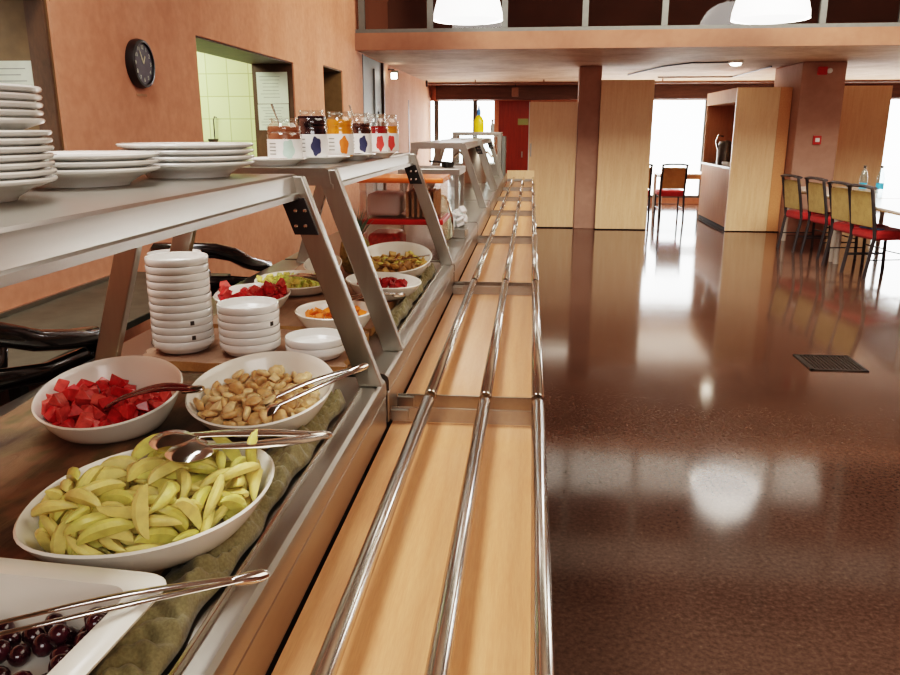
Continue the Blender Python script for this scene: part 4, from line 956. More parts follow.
        (0,64,35,41.3,-80,655,2093), (1,-63,-14,45.9,912,-2963,169), (2,83,-83,37.4,141,-48,2166), (3,-3,-36,36.4,89,-69,1898), (0,53,82,39.9,-2876,-212,-1087), (1,-109,39,43.3,622,-2411,-1090),
        (2,16,-55,44.4,-695,-1741,962), (3,29,19,44.2,2030,61,738), (0,-34,-31,38,3073,-110,-663), (1,82,64,45.8,2065,165,-976), (2,55,-5,45.8,1701,902,-1348), (3,14,86,36.6,-36,-2969,1582),
        (0,-96,-10,49,2751,-170,-1433), (1,-38,-54,45.3,982,49,-776), (2,14,-35,45.8,-1107,-2827,474), (3,50,44,55.7,-273,2987,693), (0,-15,-98,43.3,-819,2988,675), (1,-70,48,52.9,213,-468,-209),
        (2,117,33,56.1,-2300,417,-1347), (3,8,-11,45.8,-567,2728,1041), (0,-104,-48,36.6,59,-150,-2263), (1,122,7,45.5,843,-656,-927), (2,-11,85,45.9,1434,1060,-55), (3,-12,-52,47,-1018,-2281,-660),
        (0,-40,-73,51.4,-687,2333,1001), (1,44,-60,50.2,628,-405,806), (2,49,16,49,2382,-910,627), (3,-18,104,43.4,-1152,-13,2737), (0,60,69,63.9,630,-435,-2182), (1,-23,-5,49.5,-83,-3042,-1559),
        (2,-54,-102,51.5,9,416,-2461), (3,-49,40,55.2,-2164,-732,-850), (0,-98,54,53.7,-921,910,-691), (1,-6,-87,60.7,-741,195,-1176), (2,-25,95,63.8,-17,-224,1051), (3,19,98,59.6,190,-171,2421),
        (0,93,-70,43.5,1005,-192,1942), (1,-7,-33,55.8,-860,-42,317), (2,127,-22,52.1,-174,2289,981), (3,-33,-91,62.3,188,-3072,27), (0,70,-95,56.7,-1372,678,-2469), (1,-124,7,53.4,2572,-1982,116),
        (2,42,85,69.1,-1875,876,-1366), (3,-89,-38,45.8,2887,646,31), (0,-109,-54,56,292,857,-1058), (1,81,7,58.4,241,-614,-1657), (2,63,91,66.1,-1347,-254,-2675), (3,39,96,47.4,921,-755,-1088),
        (0,70,-67,49,-1679,-390,-1502), (1,-84,-83,52.9,21,-167,-578), (2,63,-26,57.5,596,2796,-1028), (3,16,17,54.5,829,2532,620), (0,4,77,64.6,-2238,-542,-953), (1,-9,-25,67.2,794,-3126,397),
        (2,56,-83,44,-940,-2442,-1140), (3,-60,79,42.1,-2323,552,971), (0,54,-116,43.5,1537,121,-2713), (1,-69,-48,47.8,-842,2244,1296), (2,102,48,49.2,210,-2794,345), (3,81,34,58.6,479,131,2062),
        (0,-61,16,50.1,309,-3038,-924), (1,25,-118,56.3,-724,400,190), (2,-94,21,46.3,378,3031,839), (3,103,0,52.6,2890,592,1207), (0,29,70,57.4,-337,-660,-1432), (1,13,36,61.2,2981,-831,-254),
        (2,19,-89,48.4,2351,-1008,588), (3,-33,25,56.4,1076,-2351,870), (0,43,-98,59.2,-913,-2070,710), (1,-17,52,59.2,38,-96,93), (2,-48,99,54.7,509,609,2093), (3,87,33,70.9,2877,418,107),
        (0,-125,-32,54.2,626,-2132,-258), (1,-91,-15,63,-137,-263,-2472), (2,-15,73,73.4,886,-2953,442), (3,51,106,70.1,1736,424,7), (0,-9,-114,58.4,663,-2952,-307), (1,-78,31,64.7,-2960,99,-1614),
        (2,-57,73,61.6,-668,899,2656),
    ],
    'watermelon chunks in the shallow dish': [
        (0,-2,-35,35.4,-28,-33,965), (1,-39,-73,33.3,2192,-145,564), (2,-2,49,36.2,2009,-83,-1195), (3,41,-67,40.1,-2096,-1220,-700), (0,94,-13,38.1,-1654,-525,-680), (1,31,68,39.1,686,-2913,-716),
        (2,80,9,40.9,-400,-3124,-56), (3,-52,-13,36.3,-2141,-63,906), (0,11,79,41.4,2195,1652,610), (1,60,-52,34.1,2124,-118,2199), (2,-91,12,42.2,-443,-2819,-333), (3,-12,-3,33.7,1938,66,733),
        (0,48,5,34.6,-1255,-2985,291), (1,-30,71,42.5,-1643,-269,1565), (2,34,-40,41.6,120,1682,-1418), (3,-93,-11,60.7,-1706,256,1083), (0,22,0,35.6,-1993,13,1594), (1,83,-40,40.4,-1533,64,1464),
        (2,-90,-25,40.8,1186,86,2373), (3,-97,8,69.3,1822,-303,-236), (0,-40,-38,37,-1543,-160,583), (1,-53,69,37.3,2531,1163,-677), (2,62,-17,36.3,-1164,-3087,385), (3,86,30,41,2835,-1321,-444),
        (0,-9,78,42.8,-194,-2597,1642), (1,80,-13,58.4,2404,590,1467), (2,12,-51,40.4,-1622,-1454,-163), (3,-59,-66,55.3,2901,1005,281), (0,-2,-84,39.4,2267,663,1722), (1,71,56,38.3,-3035,-144,-386),
        (2,-67,-58,34.7,2045,-192,700), (3,70,-35,55.5,-1624,-162,-1121), (0,-80,-44,54.7,-1575,-525,1531), (1,-18,-23,48.2,-1444,474,-765), (2,49,-72,63.9,2579,-256,1078), (3,52,39,33.6,-1125,3137,-260),
        (0,43,70,53.7,1249,-2303,675), (1,13,3,51.4,-1296,2694,-345), (2,44,23,54.7,594,-697,-2325), (3,99,3,81.8,2997,-642,1039), (0,-26,-83,51.4,2906,-482,170), (1,-30,33,35.9,98,-51,-1476),
        (2,76,-57,73.3,2774,67,881), (3,28,-54,73.1,98,696,-2954), (0,103,14,55.9,-472,-1997,-1139), (1,55,-8,72.3,-782,-2697,836), (2,46,-10,52.8,2815,161,376), (3,73,22,63,1698,47,1619),
    ],
    'melon pieces in the shallow dish': [
        (0,115,21,27.2,-2303,-246,1852), (1,-56,-31,32.5,-339,-1728,980), (2,112,-13,25.9,-1037,-2865,-372), (3,-80,31,26.7,1937,-170,96), (4,-64,73,25.7,-977,-2978,358), (5,0,-26,29.3,-263,88,52),
        (0,74,-21,28.5,122,-85,-114), (1,-40,-42,31.7,1948,1177,646), (2,-40,-17,28.2,-3023,-12,706), (3,-35,43,29.8,-110,139,-1413), (4,36,-28,26.5,-953,-2906,-640), (5,58,-61,26.3,-1717,14,-425),
        (0,71,21,28.7,15,-167,1528), (1,4,11,28.6,-1935,-137,-2385), (2,-12,-47,28.3,-56,118,-507), (3,1,38,26.2,1190,-2899,250), (4,52,72,26.1,2235,-196,264), (5,-24,3,29.2,-282,98,1737),
        (0,64,-39,28.2,1210,-2918,81), (1,-119,2,28.6,1014,67,1294), (2,43,51,27.6,2088,-174,2447), (3,-6,-38,39.4,1771,-530,-1909), (4,83,-74,30.2,128,2746,-525), (5,24,35,28.5,-1379,-15,2887),
        (0,27,-62,27.7,-1834,-97,-1116), (1,19,-6,26.2,1858,34,-1697), (2,-36,-62,27.7,-2040,2,326), (3,-58,58,30.2,2897,201,66), (4,12,-44,33.7,46,-2163,923), (5,-46,11,26.9,1862,-102,-1093),
        (0,44,-50,33.2,-378,3036,429), (1,-4,-6,34.6,-47,-2770,-577), (2,-36,-94,25.2,2255,-196,-542), (3,-80,-66,24.3,-1958,-374,860), (4,-102,44,26.8,2577,-212,1088), (5,92,22,29.9,3003,60,393),
        (0,50,23,27.7,-1809,-76,-1448), (1,101,-60,31.1,-46,1219,66), (2,-35,85,29.1,597,-2673,-777), (3,-114,-24,28.3,2740,146,-765), (4,54,-14,29.4,2744,-283,844), (5,-102,1,39.2,-1974,497,754),
        (0,-80,52,33.4,-41,899,-345), (1,24,68,28.5,-1882,-116,2535), (2,13,9,42.2,248,-2832,-1352), (3,65,49,26.8,1977,-130,1630), (4,-60,-48,28.8,-553,-2826,-106), (5,98,7,28.7,-288,53,-2809),
        (0,28,16,32.2,1507,141,-285), (1,-4,89,32.8,-2440,-372,-1409), (2,-102,-8,27.3,-126,-32,-565), (3,-34,65,30.8,-2908,106,-637), (4,-86,11,27.8,-1647,-60,2512), (5,120,-2,31.6,-629,-2267,206),
        (0,94,-40,29.8,-2706,-1062,-710), (1,-15,24,33.5,2431,-571,-419), (2,41,-71,42,-2983,8,-420), (3,-67,-82,27.9,1835,-313,-1468), (4,-101,-53,29.9,1482,85,-1837), (5,33,-88,45,-906,-3072,-187),
        (0,-45,-17,44.7,-527,-3069,-704), (1,-54,37,31,-1220,2333,-969), (2,99,-25,30,2970,252,-729), (3,5,55,35.9,-225,1027,1240), (4,20,-91,27.7,-114,26,1780), (5,-110,49,39.4,-1378,132,-2232),
        (0,-112,23,26.4,-1858,-85,29), (1,39,85,34.5,597,-713,-1972), (2,82,44,32.7,-554,200,-1927), (3,-8,-73,26.5,1929,-97,-2438), (4,34,35,42.3,-1755,-75,1529), (5,63,-81,29.4,212,1667,-207),
        (0,-80,-30,28.5,112,-119,-1279), (1,-21,-18,38.8,-1910,422,-169), (2,20,92,30.7,-258,3056,-31), (3,-93,-35,34.7,-1212,-867,-2625), (4,-22,46,41.1,1025,-2806,-821), (5,-13,68,32.4,-303,645,2520),
        (0,77,-53,38.1,1268,642,2388), (1,38,-93,30.6,83,-2742,1366), (2,-47,-92,42.5,-84,91,3064), (3,101,46,30.3,3133,-3,1492), (4,-56,7,38.7,385,391,-1652), (5,-59,85,38.4,2628,231,398),
        (0,-65,-12,32.8,-1045,1746,-1253), (1,-35,4,43.3,1679,16,961), (2,56,10,40.3,-1591,-739,2362), (3,81,57,44.7,-439,-2485,259), (4,-44,50,45.1,713,2675,1091), (5,-89,-74,39.8,161,-500,-709),
        (0,-25,-82,32.4,64,2605,-1180), (1,78,-4,30.9,827,6,409), (2,58,41,43.7,-2533,23,-1495), (3,14,-68,32,196,-2980,-1183), (4,45,-16,43.4,-575,-3065,838), (5,-82,-53,42.6,-335,-2600,-38),
        (0,91,23,44.9,1901,-52,-2327), (1,100,3,44.9,1642,-626,2406), (2,121,38,41.3,-1073,-21,-1090), (3,-129,-23,41.4,397,-2499,-1361), (4,-79,-8,36.2,-2516,-60,-1955), (5,81,67,29.1,659,3122,-257),
        (0,56,86,44.7,2289,666,-548), (1,20,-28,43.8,846,337,1963), (2,-69,18,44.7,2175,-1051,-840),
    ],
    'yellow pieces in the tilted bowl': [
        (0,25,0,7.6,-124,-1694,-2659), (1,-9,-35,9.6,-386,-519,-778), (0,-32,13,7.7,-1651,-101,526), (1,25,-25,5.6,-2711,-67,796), (0,31,22,9,-53,1897,1501), (1,1,4,3.3,-2178,-65,-1787),
        (0,10,35,33.5,78,382,408), (1,-36,-16,10.3,-385,-1169,1436), (1,-9,11,19.3,926,-456,-1712), (0,6,26,7.6,-123,-1694,109), (1,-7,23,34.3,-588,2281,1089), (0,1,-16,10.2,-524,1682,1982),
        (1,-23,-33,16.8,1329,286,2074),
    ],
    'butter packs on the steel tray': [
        (0,34,-34,15.9,-3142,-379,574), (0,10,64,21.9,1308,214,-1047), (0,2,-70,25.2,0,1540,-35), (0,-42,-38,41.1,-637,408,-466), (0,42,54,18,1271,0,-814), (0,-64,8,9.1,0,0,-1285),
        (0,-16,42,23.3,2530,-469,-1015), (0,-16,-23,9.1,3142,0,967), (0,21,34,42.9,220,-188,1316), (0,13,-22,33.8,2192,-84,1290), (0,36,-52,40.9,804,397,-2562), (0,66,-6,42,1747,917,-1545),
        (0,-16,20,16.6,752,3139,-445), (0,40,-29,69.6,-534,-263,-2406), (0,-25,-6,32.5,-2670,0,-447), (0,28,-10,60.2,29,-589,2681), (0,-6,-39,59.7,-925,-615,-252), (0,33,38,68.8,478,79,-2253),
        (0,40,16,91.6,309,-205,536), (0,52,23,56.3,2097,1111,1386), (0,-19,58,43.5,-1292,-86,-536), (0,49,-11,98.9,-176,-2561,-978), (0,-38,-19,64.2,2072,415,76), (0,-40,-45,87.9,456,-2416,-1070),
        (0,-44,35,62.7,-372,480,-1666), (0,-1,69,67.3,1482,2453,-299),
    ],
}  # end poses
SIMJOBS = []
def heap(protos, n, o_loc, a, b, yaw, zf, zh, lab, cat, group, rnd, tilt=.9, fill=.92, layers=3):
    """individual pieces resting in a dish; settled positions (mm, milliradians) relative to the dish"""
    SIMJOBS.append((group, [p.name for p in protos], n, tuple(o_loc), a, b, yaw))
    first = set(); data = POSES.get(group)
    for i in range(len(data) if data else n):
        k, x, y, z, rx, ry, rz = data[i] if data else (i % len(protos), rnd.uniform(-a, a) * 700, rnd.uniform(-b, b) * 700, 40, 0, 0, 0)
        pr_ = protos[k]
        ob = pr_ if k not in first else dup(pr_)
        first.add(k)
        ob.location = (o_loc[0] + x / 1000, o_loc[1] + y / 1000, o_loc[2] + z / 1000); ob.rotation_euler = (rx / 1000, ry / 1000, rz / 1000)
        tag(ob, lab, cat, group)
    for k, p in enumerate(protos):
        if k not in first: bpy.data.objects.remove(p)
rnd = random.Random(11)
# apples
AC = (-.520, .968); AY = R(53)
slanted_dish('oval_dish', 'long boat-shaped white dish heaped with pale apple slices', *AC, .172, .138, AY, .058, .092, tip=.07, tiltdir=128, base=.58, fl=.02)
ap = [apple_slice(rnd, 'apple') for _ in range(4)] + [apple_slice(rnd, 'appleskin') for _ in range(3)]
heap(ap, 175, (*AC, .937), .162, .126, AY, .020, .078, 'peeled pale apple slice in the boat-shaped white dish', 'fruit', 'apple slices in the boat-shaped dish', rnd, .75, .95, 5)
# watermelon
WC = (-.812, 1.378)
slanted_dish('round_bowl', 'round white bowl holding red watermelon chunks', *WC, .138, .138, 0, .050, .108, tiltdir=95, base=.60, fl=.020)
wm_ = [chunk(rnd, 'watermelon_chunk', 'melon', .0165) for _ in range(4)] + [chunk(rnd, 'watermelon_chunk', 'melon2', .016) for _ in range(3)]
heap(wm_, 84, (*WC, .937), .117, .115, 0, .020, .052, 'wet red watermelon chunk in the front round white bowl', 'fruit', 'watermelon chunks in the front bowl', rnd, .8, .92, 3)
# bananas
BC = (-.525, 1.435)
slanted_dish('round_bowl', 'round white bowl holding browned banana slices', *BC, .146, .146, 0, .046, .108, tiltdir=85, base=.55, fl=.018)
bn = [lump(rnd, 'banana_slice', 'banana', .016, .38) for _ in range(2)] + [lump(rnd, 'banana_slice', 'banana2', .015, .42) for _ in range(2)] + [chunk(rnd, 'banana_slice', 'banana2', .0115), chunk(rnd, 'banana_slice', 'banana', .012)]
heap(bn, 190, (*BC, .937), .128, .124, 0, .018, .040, 'browned banana slice in the round white bowl', 'fruit', 'banana slices in the round bowl', rnd, .8, .94, 4)

# square dish with grapes
def rrect(w_, d_, r_, n=6):
    pts = []
    for cx, cy, a0 in ((w_ - r_, d_ - r_, 0), (-w_ + r_, d_ - r_, 90), (-w_ + r_, -d_ + r_, 180), (w_ - r_, -d_ + r_, 270)):
        for k in range(n + 1):
            a = R(a0 + 90 * k / n); pts.append((cx + r_ * math.cos(a), cy + r_ * math.sin(a)))
    return pts
GC = (-.575, .655)
o = thing('square_dish', 'deep white rectangular dish with wide rim holding dark grapes', 'dish', (*GC, .927), R(-4))
lay = [(.105, .085, .03, .0), (.125, .100, .03, .045), (.130, .105, .03, .062), (.160, .128, .03, .066), (.163, .131, .031, .062), (.165, .133, .032, .067), (.160, .128, .03, .0715), (.128, .103, .028, .067), (.122, .097, .028, .045), (.100, .080, .028, .008)]
vs = []; fs = []; n = 0
for w_, d_, r_, z in lay:
    p = rrect(w_, d_, r_); n = len(p); vs += [(x, y, z) for x, y in p]
for k in range(len(lay) - 1):
    for i in range(n): j = (i + 1) % n; fs.append((k * n + i, k * n + j, (k + 1) * n + j, (k + 1) * n + i))
fs.append(tuple(range(n))[::-1]); fs.append(tuple((len(lay) - 1) * n + i for i in range(n)))
MB().add(vs, fs).build('dish_body', 'melamine', o, 50)
gp = MB().lathe([(0, -.013), (.006, -.0115), (.0105, -.006), (.0115, 0), (.0105, .006), (.006, .0115), (0, .013)], 16).build('grape', 'grape', None, 60)
heap([gp], 120, (*GC, .937), .08, .075, 0, 0, 0, 'dark red grape in the white rectangular dish', 'fruit', 'grapes in the rectangular dish', rnd)

# farther dishes
OC = (-.545, 2.36 - .02)
slanted_dish('oval_dish', 'small oval white bowl with orange pieces behind the bowl stacks', -.565, 2.20, .118, .085, R(5), .045, .075, tiltdir=90, base=.6, fl=.026)
og = [chunk(rnd, 'orange_piece', 'orange', .014) for _ in range(3)]
heap(og, 26, (-.565, 2.20, .937), .09, .07, 0, .010, .022, 'small orange fruit piece in the oval white bowl', 'fruit', 'orange pieces in the oval bowl', rnd, .7, .9, 2)
slanted_dish('oval_dish', 'boat-shaped white bowl with dark red fruit in front of the dried fruit', -.505, 2.66, .135, .105, R(0), .050, .075, tiltdir=120, base=.5, fl=.034)
rg = [chunk(rnd, 'plum_piece', 'jam_red', .015) for _ in range(2)]
heap(rg, 24, (-.505, 2.66, .937), .09, .07, 0, .014, .030, 'dark red fruit piece in the boat-shaped farther bowl', 'fruit', 'dark red pieces in the farther bowl', rnd, .7, .9, 2)
slanted_dish('round_bowl', 'round white bowl holding brown dried fruit, farthest of the fruit bowls', -.535, 3.04, .155, .150, 0, .045, .125, tiltdir=90, base=.55, fl=.034)
dr = [lump(rnd, 'dried_fruit_piece', 'dried', .017, .4), lump(rnd, 'dried_fruit_piece', 'dried2', .018, .35), chunk(rnd, 'dried_fruit_piece', 'dried2', .014), lump(rnd, 'dried_fruit_piece', 'lettuce2', .016, .35)]
heap(dr, 115, (-.535, 3.04, .937), .135, .13, 0, .028, .055, 'brown dried fruit piece in the farthest round bowl', 'fruit', 'dried fruit in the farthest bowl', rnd, .7, .92, 3)
slanted_dish('oval_dish', 'shallow white dish with red watermelon chunks behind the bowl stacks', -.895, 2.42, .125, .11, 0, .042, .070, tiltdir=90, base=.6, fl=.030)
w2 = [chunk(rnd, 'watermelon_chunk', 'melon', .017) for _ in range(3)] + [chunk(rnd, 'watermelon_chunk', 'melon2', .017)]
heap(w2, 48, (-.895, 2.42, .937), .11, .095, 0, .014, .085, 'red watermelon chunk in the shallow dish behind the bowl stacks', 'fruit', 'watermelon chunks in the shallow dish', rnd, .8, .92, 3)
slanted_dish('oval_dish', 'shallow oval dish of pale green melon pieces behind the slanted post', -.84, 2.72, .15, .12, 0, .034, .062, tiltdir=90, base=.6, fl=.024)
lt = [chunk(rnd, 'melon_piece', 'lettuce', .013) for _ in range(3)] + [chunk(rnd, 'melon_piece', 'lettuce2', .013) for _ in range(3)]
heap(lt, 105, (-.84, 2.72, .937), .135, .105, 0, .014, .070, 'pale green melon piece in the shallow oval dish', 'fruit', 'melon pieces in the shallow dish', rnd, .8, .92, 3)
slanted_dish('round_bowl', 'tilted white bowl with yellow fruit behind the melon pieces', -.80, 2.955, .075, .075, 0, .045, .095, tiltdir=90, base=.6)
yl = [chunk(rnd, 'yellow_fruit_piece', 'yellow', .014) for _ in range(2)]
heap(yl, 14, (-.80, 2.955, .937), .05, .05, 0, .012, .03, 'yellow fruit piece in the tilted white bowl', 'fruit', 'yellow pieces in the tilted bowl', rnd, .7, .9, 2)
# pineapple
o = thing('pineapple', 'whole pineapple with grey green crown standing behind the jam shelf post', 'fruit', (-.715, 3.16, .927))
MB().lathe([(0, 0), (.045, .004), (.062, .04), (.066, .08), (.058, .125), (.035, .15), (0, .155)], 20).build('rind', 'pine', o)
cr = MB()
for i in range(26):
    a = i * 2.4; l = .07 + .05 * (i / 26); s = .022 * (1 - i / 40)
    e = Vector((math.cos(a), math.sin(a), 0)); tl = .9 - i * .03
    p0 = Vector((0, 0, .148)) + e * s; p1 = p0 + e * l * .5 * tl + Vector((0, 0, l * .6)); p2 = p0 + e * l * tl + Vector((0, 0, l * 1.05))
    cr.tube([p0, p1, p2], [.008, .007, .001], 6, .3)
cr.build('crown', 'crown', o)

# ------------------------------------------------------------------ tongs and spoons
def tongs(lab, hinge, tip, spread=.025, mat='tong', wdt=.007, scoop=.016, up=(0, 0, 1), bulge=.012):
    h = Vector(hinge); t = Vector(tip)
    o = thing('serving_tongs', lab, 'tongs', h, 0, 'serving tongs'); t = t - h
    d = t.normalized(); side = d.cross(Vector(up)).normalized(); upv = side.cross(d)
    L = t.length
    for s in (-1, 1):
        pts = []; rs = []
        for k in range(11):
            q = k / 10
            off = spread * (math.sin(PI * q * .75) * .8 + q * .35) * .5
            pts.append(d * (L * .86 * q) + side * (s * (off + .002)) + upv * (bulge * math.sin(PI * q)))
            rs.append(wdt * (.75 + .35 * math.sin(PI * min(1, q * 1.1))))
        ar = MB().tube(pts, rs, 10, .28, up=upv).build('arm', mat, o)
        e = pts[-1]
        sc = MB(); n = 8
        ps = [e + d * (L * .14 * (k / n)) - side * (s * spread * .5 * (k / n) ** 2) - upv * (.010 * (k / n)) for k in range(n + 1)]
        sc.tube(ps, [scoop * (.4 + .75 * math.sin(PI * (.12 + .80 * k / n))) for k in range(n + 1)], 12, .22, up=upv)
        sc.build('scoop', mat, ar)
    MB().tube([-d * .012, -d * .004, d * .012, d * .03], [.006, .0095, .0095, .007], 12, .75, up=upv).build('hinge', 'tong', o)
    return o
tongs('steel tongs lying across the grape dish at the bottom left', (-.312, .800, .985), (-.56, .60, 1.022), .018, 'tong', .0055, .012, bulge=.004)
tongs('large steel tongs resting on the apple slices', (-.332, 1.190, 1.008), (-.500, 1.000, 1.066), .058, 'tong', .0155, .040, bulge=.0)
tongs('steel tongs with painted red reflection resting on the watermelon chunks', (-.612, 1.335, 1.03), (-.79, 1.335, 1.002), .030, 'tongredrefl', .010, .017)
tongs('steel tongs resting in the browned banana slices', (-.330, 1.485, 1.036), (-.50, 1.345, .992), .035, 'tong', .0095, .020, bulge=.004)
tongs('steel tongs sticking out of the oval bowl of orange pieces', (-.400, 2.40, .995), (-.58, 2.22, 1.004), .025, 'tong', .010, .016)
tongs('steel tongs lying over the pale green melon dish', (-.64, 2.50, .992), (-.80, 2.56, 1.03), .030, 'tong', .013, .015)
o = thing('serving_spoon', 'pale serving spoon resting on the bowl of dried fruit', 'spoon', (-.42, 3.00, 1.005))
MB().tube([(.03, .03, .018), (-.03, .0, .012), (-.09, -.01, .004)], [.007, .005, .006], 8, .5).build('handle', 'tong', o)
MB().lathe([(0, -.008), (.018, -.004), (.026, .004), (.018, .001), (0, -.003)], 16, Matrix.Translation((-.115, -.012, .003))).build('spoon_bowl', 'tong', o)

# ------------------------------------------------------------------ boxes beyond
def food_box(lab, x0, x1, y0, y1, z0, z1, lid):
    o = thing('food_container', lab, 'container', ((x0 + x1) / 2, (y0 + y1) / 2, z0), 0, 'stacked plastic containers'); org = ((x0 + x1) / 2, (y0 + y1) / 2, z0)
    m = MB()
    zt = z1 - .02
    for a, b, c_, d_ in ((x0, x1, y0, y0 + .003), (x0, x1, y1 - .003, y1), (x0, x0 + .003, y0, y1), (x1 - .003, x1, y0, y1)): m.rng(a, b, c_, d_, z0, zt)
    m.rng(x0, x1, y0, y1, z0, z0 + .003); m.build('tub', 'clear', o, 0, 0, org)
    MB().rng(x0 - .012, x1 + .012, y0 - .012, y1 + .012, z1 - .024, z1).build('lid', lid, o, 0, .006, org)
food_box('lower clear plastic container with red lid', -.80, -.415, 3.66, 3.98, .901, 1.092, 'redlid')
food_box('upper clear plastic container with orange lid', -.80, -.415, 3.66, 3.98, 1.094, 1.285, 'orangelid')
for i in range(6):
    c = tag(MB().box((0, 0, .06), (.012, .24, .12)).build('crispbread', 'crisp', None, 0, .002), 'upright crispbread slice in the upper clear container', 'bread', 'crispbread in the upper container'); c.location = (-.58 + .026 * i, 3.82, 1.0985)
for i in range(2):
    c = tag(MB().box((0, 0, .055), (.16, .20, .11)).build('cereal_bag', ['white', 'melon2'][i], None, 40, .02), ['white bag inside the upper clear container', 'pinkish bag inside the lower clear container'][i], 'bag'); c.location = (-.70, 3.82, [1.0985, .9055][i])
o = thing('glass_lid', 'round clear glass lid with shiny rim standing on edge beyond the containers', 'lid', (-.465, 4.32, .902), 0)
Tl = Matrix.Translation((0, 0, .128)) @ Matrix.Rotation(R(24), 4, 'Z') @ Matrix.Rotation(R(84), 4, 'Y')
MB().lathe([(0, .03), (.06, .024), (.118, .004), (.118, 0), (0, .026)], 36, Tl).build('glass_disc', 'glass', o, 60)
MB().tube([tuple(Tl @ Vector((.121 * math.cos(a), .121 * math.sin(a), 0))) for a in [2 * PI * i / 36 for i in range(36)]], .006, 8, 1, closed=True).build('metal_rim', 'chrome', o)
o = thing('steel_tray', 'shallow steel tray holding white packs beyond the containers', 'tray', (-.425, 4.56, .901))
MB().rng(-.09, .06, -.11, .11, .0, .05).rng(-.10, .07, -.125, .125, .05, .054).build('tray_body', 'steel', o, 0, .002)
bp = MB().box((0, 0, 0), (.05, .035, .018)).build('butter_pack', 'white', None, 40, .005)
MB().box((0, 0, .0095), (.02, .016, .0008)).build('print', 'pr_green', bp, 0)
heap([bp], 26, (-.438, 4.56, .9555), .075, .085, 0, 0, 0, 'small white butter pack heaped on the steel tray', 'pack', 'butter packs on the steel tray', rnd)

# display case at counter end
o = thing('display_case', 'steel display case with glass sides at the far end of the counter', 'display case', (-.71, 10.95, CZ)); org = (-.71, 10.95, CZ)
x0, x1, y0, y1 = -1.06, -.40, 10.75, 11.2
MB().rng(x0, x1, y0, y1, 1.43, 1.475).build('case_top', 'steel', o, 0, .008, org)
MB().rng(x0, x1, y0, y1, CZ + .001, 1.06).build('base', 'steel', o, 0, .005, org)
for x in (x0 + .03, x1 - .03):
    for y in (y0 + .03, y1 - .03): MB().rng(x - .028, x + .028, y - .028, y + .028, 1.06, 1.43).build('corner_post', 'steel', o, 0, .004, org)
MB().rng(x0 + .058, x1 - .058, y0 + .02, y0 + .026, 1.06, 1.43).build('front_glass', 'glass', o, 0, 0, org)
MB().rng(x0 + .058, x1 - .058, y1 - .026, y1 - .02, 1.06, 1.43).build('rear_glass', 'glass', o, 0, 0, org)
MB().rng(x1, x1 + .05, y0 + .05, y1, CZ + .001, 1.42).build('side_housing', 'greymetal', o, 0, .006, org)
MB().rng(x0 - .03, x0, y0 + .05, y0 + .25, 1.32, 1.40).build('switch_box', 'greymetal', o, 0, 0, org)
o = thing('soap_bottle', 'yellow soap bottle with blue cap on the steel display case', 'bottle', (-.72, 10.95, 1.475))
MB().lathe([(0, 0), (.066, 0), (.070, .02), (.068, .14), (.04, .20), (.016, .22), (0, .22)], 20, None, 1, .7).build('bottle_body', 'soap', o)
MB().lathe([(0, .22), (.027, .22), (.027, .27), (.014, .30), (.011, .34), (0, .34)], 14).build('cap', 'bluecap', o)
o = thing('small_bottle', 'small grey bottle standing right of the yellow soap bottle', 'bottle', (-.535, 10.95, 1.475))
MB().lathe([(0, 0), (.024, 0), (.026, .08), (.012, .12), (.012, .14), (0, .14)], 14).build('bottle_body', 'greydoor', o); MB().lathe([(0, .14), (.015, .14), (.015, .165), (0, .165)], 12).build('cap', 'greymetal', o)
# steel jug with hose shape in front
o = thing('coffee_dispenser', 'steel drinks dispenser with curved taps between the far shelf frames', 'dispenser', (-.66, 9.3, CZ))
MB().lathe([(0, .001), (.14, .001), (.14, .36), (.12, .40), (0, .42)], 24).build('body', 'steel', o)
MB().tube([(.10, -.10, .30), (.16, -.16, .36), (.22, -.18, .30)], .014, 8).build('tap', 'chrome', o)
MB().tube([(-.10, -.10, .30), (-.16, -.16, .36), (-.22, -.18, .30)], .014, 8).build('tap', 'chrome', o)

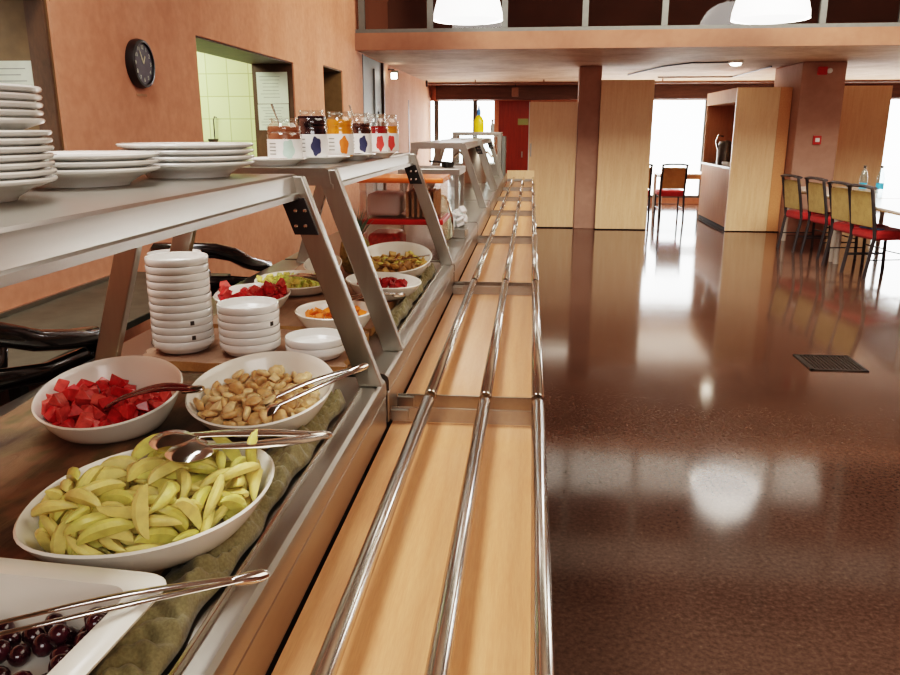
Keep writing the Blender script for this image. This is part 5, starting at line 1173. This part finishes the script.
# ------------------------------------------------------------------ behind the counter
o = thing('back_worktop', 'dark grey green worktop along the terracotta wall behind the buffet', 'worktop', (-1.85, 2.4, 0)); org = (-1.85, 2.4, 0)
MB().rng(WX + .002, -1.57, .4, 3.95, .735, .765).build('slab', 'granite', o, 0, .004, org)
MB().rng(WX + .002, WX + .02, .4, 3.95, .766, .785).build('upstand', 'steel', o, 0, 0, org)
for y in (.6, 2.2, 3.8):
    MB().rng(-1.62, -1.58, y - .02, y + .02, 0, .735).build('leg', 'darksteel', o, 0, 0, org)
def armchair(lab, x, y, za):
    # faces along the counter; narrow enough for the staff aisle
    o = thing('black_armchair', lab, 'chair', (x, y, 0), 0, 'black chairs behind the counter')
    MB().box((0, 0, .60), (.30, .40, .05)).build('seat', 'blackwood', o, 40, .02)
    arc = []; arc2 = []
    for a in range(-90, 271, 12):
        sx = math.cos(R(a)); sy = math.sin(R(a))
        if a < -30 or a > 210:
            t = (-30 - a if a < 0 else a - 210) / 60
            arc.append((math.copysign(.165 - .03 * t * t, sx), .18 + .09 * math.sin(t * PI * .6), za - .075 * t ** 2))
        else: arc.append((.175 * max(-1, min(1, sx * 1.12)), -.04 - .19 * max(-1, sy) + (.13 if sy < 0 else 0) * min(1, -2 * sy), za + .12 * max(0, sy + .2)))
    for k in (1, -1):
        pts = [(k * .13, .21, za - .125), (k * .14, .27, za - .105), (k * .15, .30, za - .055), (k * .158, .265, za - .008), (k * .165, .15, za + .012), (k * .172, 0, za + .05), (k * .165, -.14, za + .105), (k * .12, -.21, za + .13), (0, -.23, za + .135)]
        MB().tube(pts, .026, 12, 1.25).build('arm_rail', 'blackwood', o, 60)
        MB().tube([(k * .14, .20, .60), (k * .15, .24, za - .06)], .019, 8).build('arm_post', 'blackwood', o)
        MB().tube([(k * .15, .23, za - .06), (k * .155, .05, za - .05), (k * .15, -.14, za - .01), (k * .1, -.20, za + .0), (0, -.215, za + .0)], .018, 10, 1.5).build('back_rail', 'blackwood', o, 60)
        for sy in (-1, 1): MB().tube([(k * .12, sy * .17, .60), (k * .14, sy * .2, 0)], .02, 8).build('leg', 'blackwood', o)
    return o
armchair('black curved-arm chair behind the buffet at the left edge', -1.375, 1.74, .95)
armchair('black curved-arm chair behind the tallest bowl stack', -1.375, 3.22, .90)

# ------------------------------------------------------------------ light
def area(name, loc, rot, sx, sy, power, col=(1, 1, 1)):
    l = bpy.data.lights.new(name, 'AREA'); l.shape = 'RECTANGLE'; l.size = sx; l.size_y = sy; l.energy = power; l.color = col
    o = bpy.data.objects.new(name, l); C.objects.link(o); o.location = loc; o.rotation_euler = rot
    return o
WARM = (1, .89, .74); NEUT = (1, .95, .88)
area('buffet_light', (-1.15, 1.5, 3.6), (0, R(-14), 0), .8, 3.0, 62, (1, .97, .93))
area('front_fill', (.8, -1.9, 2.7), (R(60), 0, R(8)), 2.2, 1.4, 30, (1, .98, .95))  # added fill from behind the camera, no fixture there
area('far_screen_fill', (2.6, 6.4, 4.2), (R(48), 0, 0), 5, 1.2, 230, (1, .91, .78))  # added to brighten the fronts of the wooden screens
area('mezzanine_fill', (3, 10.9, 4.8), (0, 0, 0), 10, 1, 40, WARM)  # added upstairs to lift the dark wall behind the panes
area('hall_fill', (3.8, 2.5, 4.9), (0, 0, 0), 4, 5, 120, WARM)  # general interior fill, standing in for unseen lamps high up
area('kitchen_light', (-3.6, 6.2, 2.55), (0, 0, 0), 1.2, 1.2, 55, (.95, 1, .80))
area('kitchen_light', (-3.2, 3.2, 2.55), (0, 0, 0), .6, .6, 10, WARM)
area('under_slab_fill', (2.0, 14.3, 2.38), (0, 0, 0), 5, 2, 30, WARM)  # added to brighten the space beneath the slab, no such fitting
area('window_light', (-1.4, 16.55, 1.35), (R(-90), 0, 0), 1.2, 1.4, 12, NEUT)
area('window_light', (2.8, 16.55, 1.35), (R(-90), 0, 0), 3.4, 1.4, 60, NEUT)
area('window_light', (7.4, 16.55, 1.35), (R(-90), 0, 0), 4, 1.4, 60, NEUT)
s = bpy.data.lights.new('sun', 'SUN'); s.energy = 5; s.angle = R(2); s.color = (1, .95, .86)
so = bpy.data.objects.new('sun', s); C.objects.link(so); so.rotation_euler = (R(-58), 0, R(8))

wd = bpy.data.worlds.new('World'); bpy.context.scene.world = wd; wd.use_nodes = True
bg = wd.node_tree.nodes['Background']; bg.inputs[0].default_value = (.93, .97, 1, 1); bg.inputs[1].default_value = 6.0

# ------------------------------------------------------------------ camera
cam = bpy.data.cameras.new('camera'); co = bpy.data.objects.new('camera', cam); C.objects.link(co)
cam.sensor_width = 36; cam.lens = 36 * 780 / 900; cam.clip_start = .05; cam.clip_end = 200
co.location = (0, 0, 1.5); co.rotation_euler = (R(90 - 14.897), 0, R(5.801))
bpy.context.scene.camera = co
vs_ = bpy.context.scene.view_settings
vs_.view_transform = 'Filmic'; vs_.look = 'High Contrast'; vs_.exposure = .62
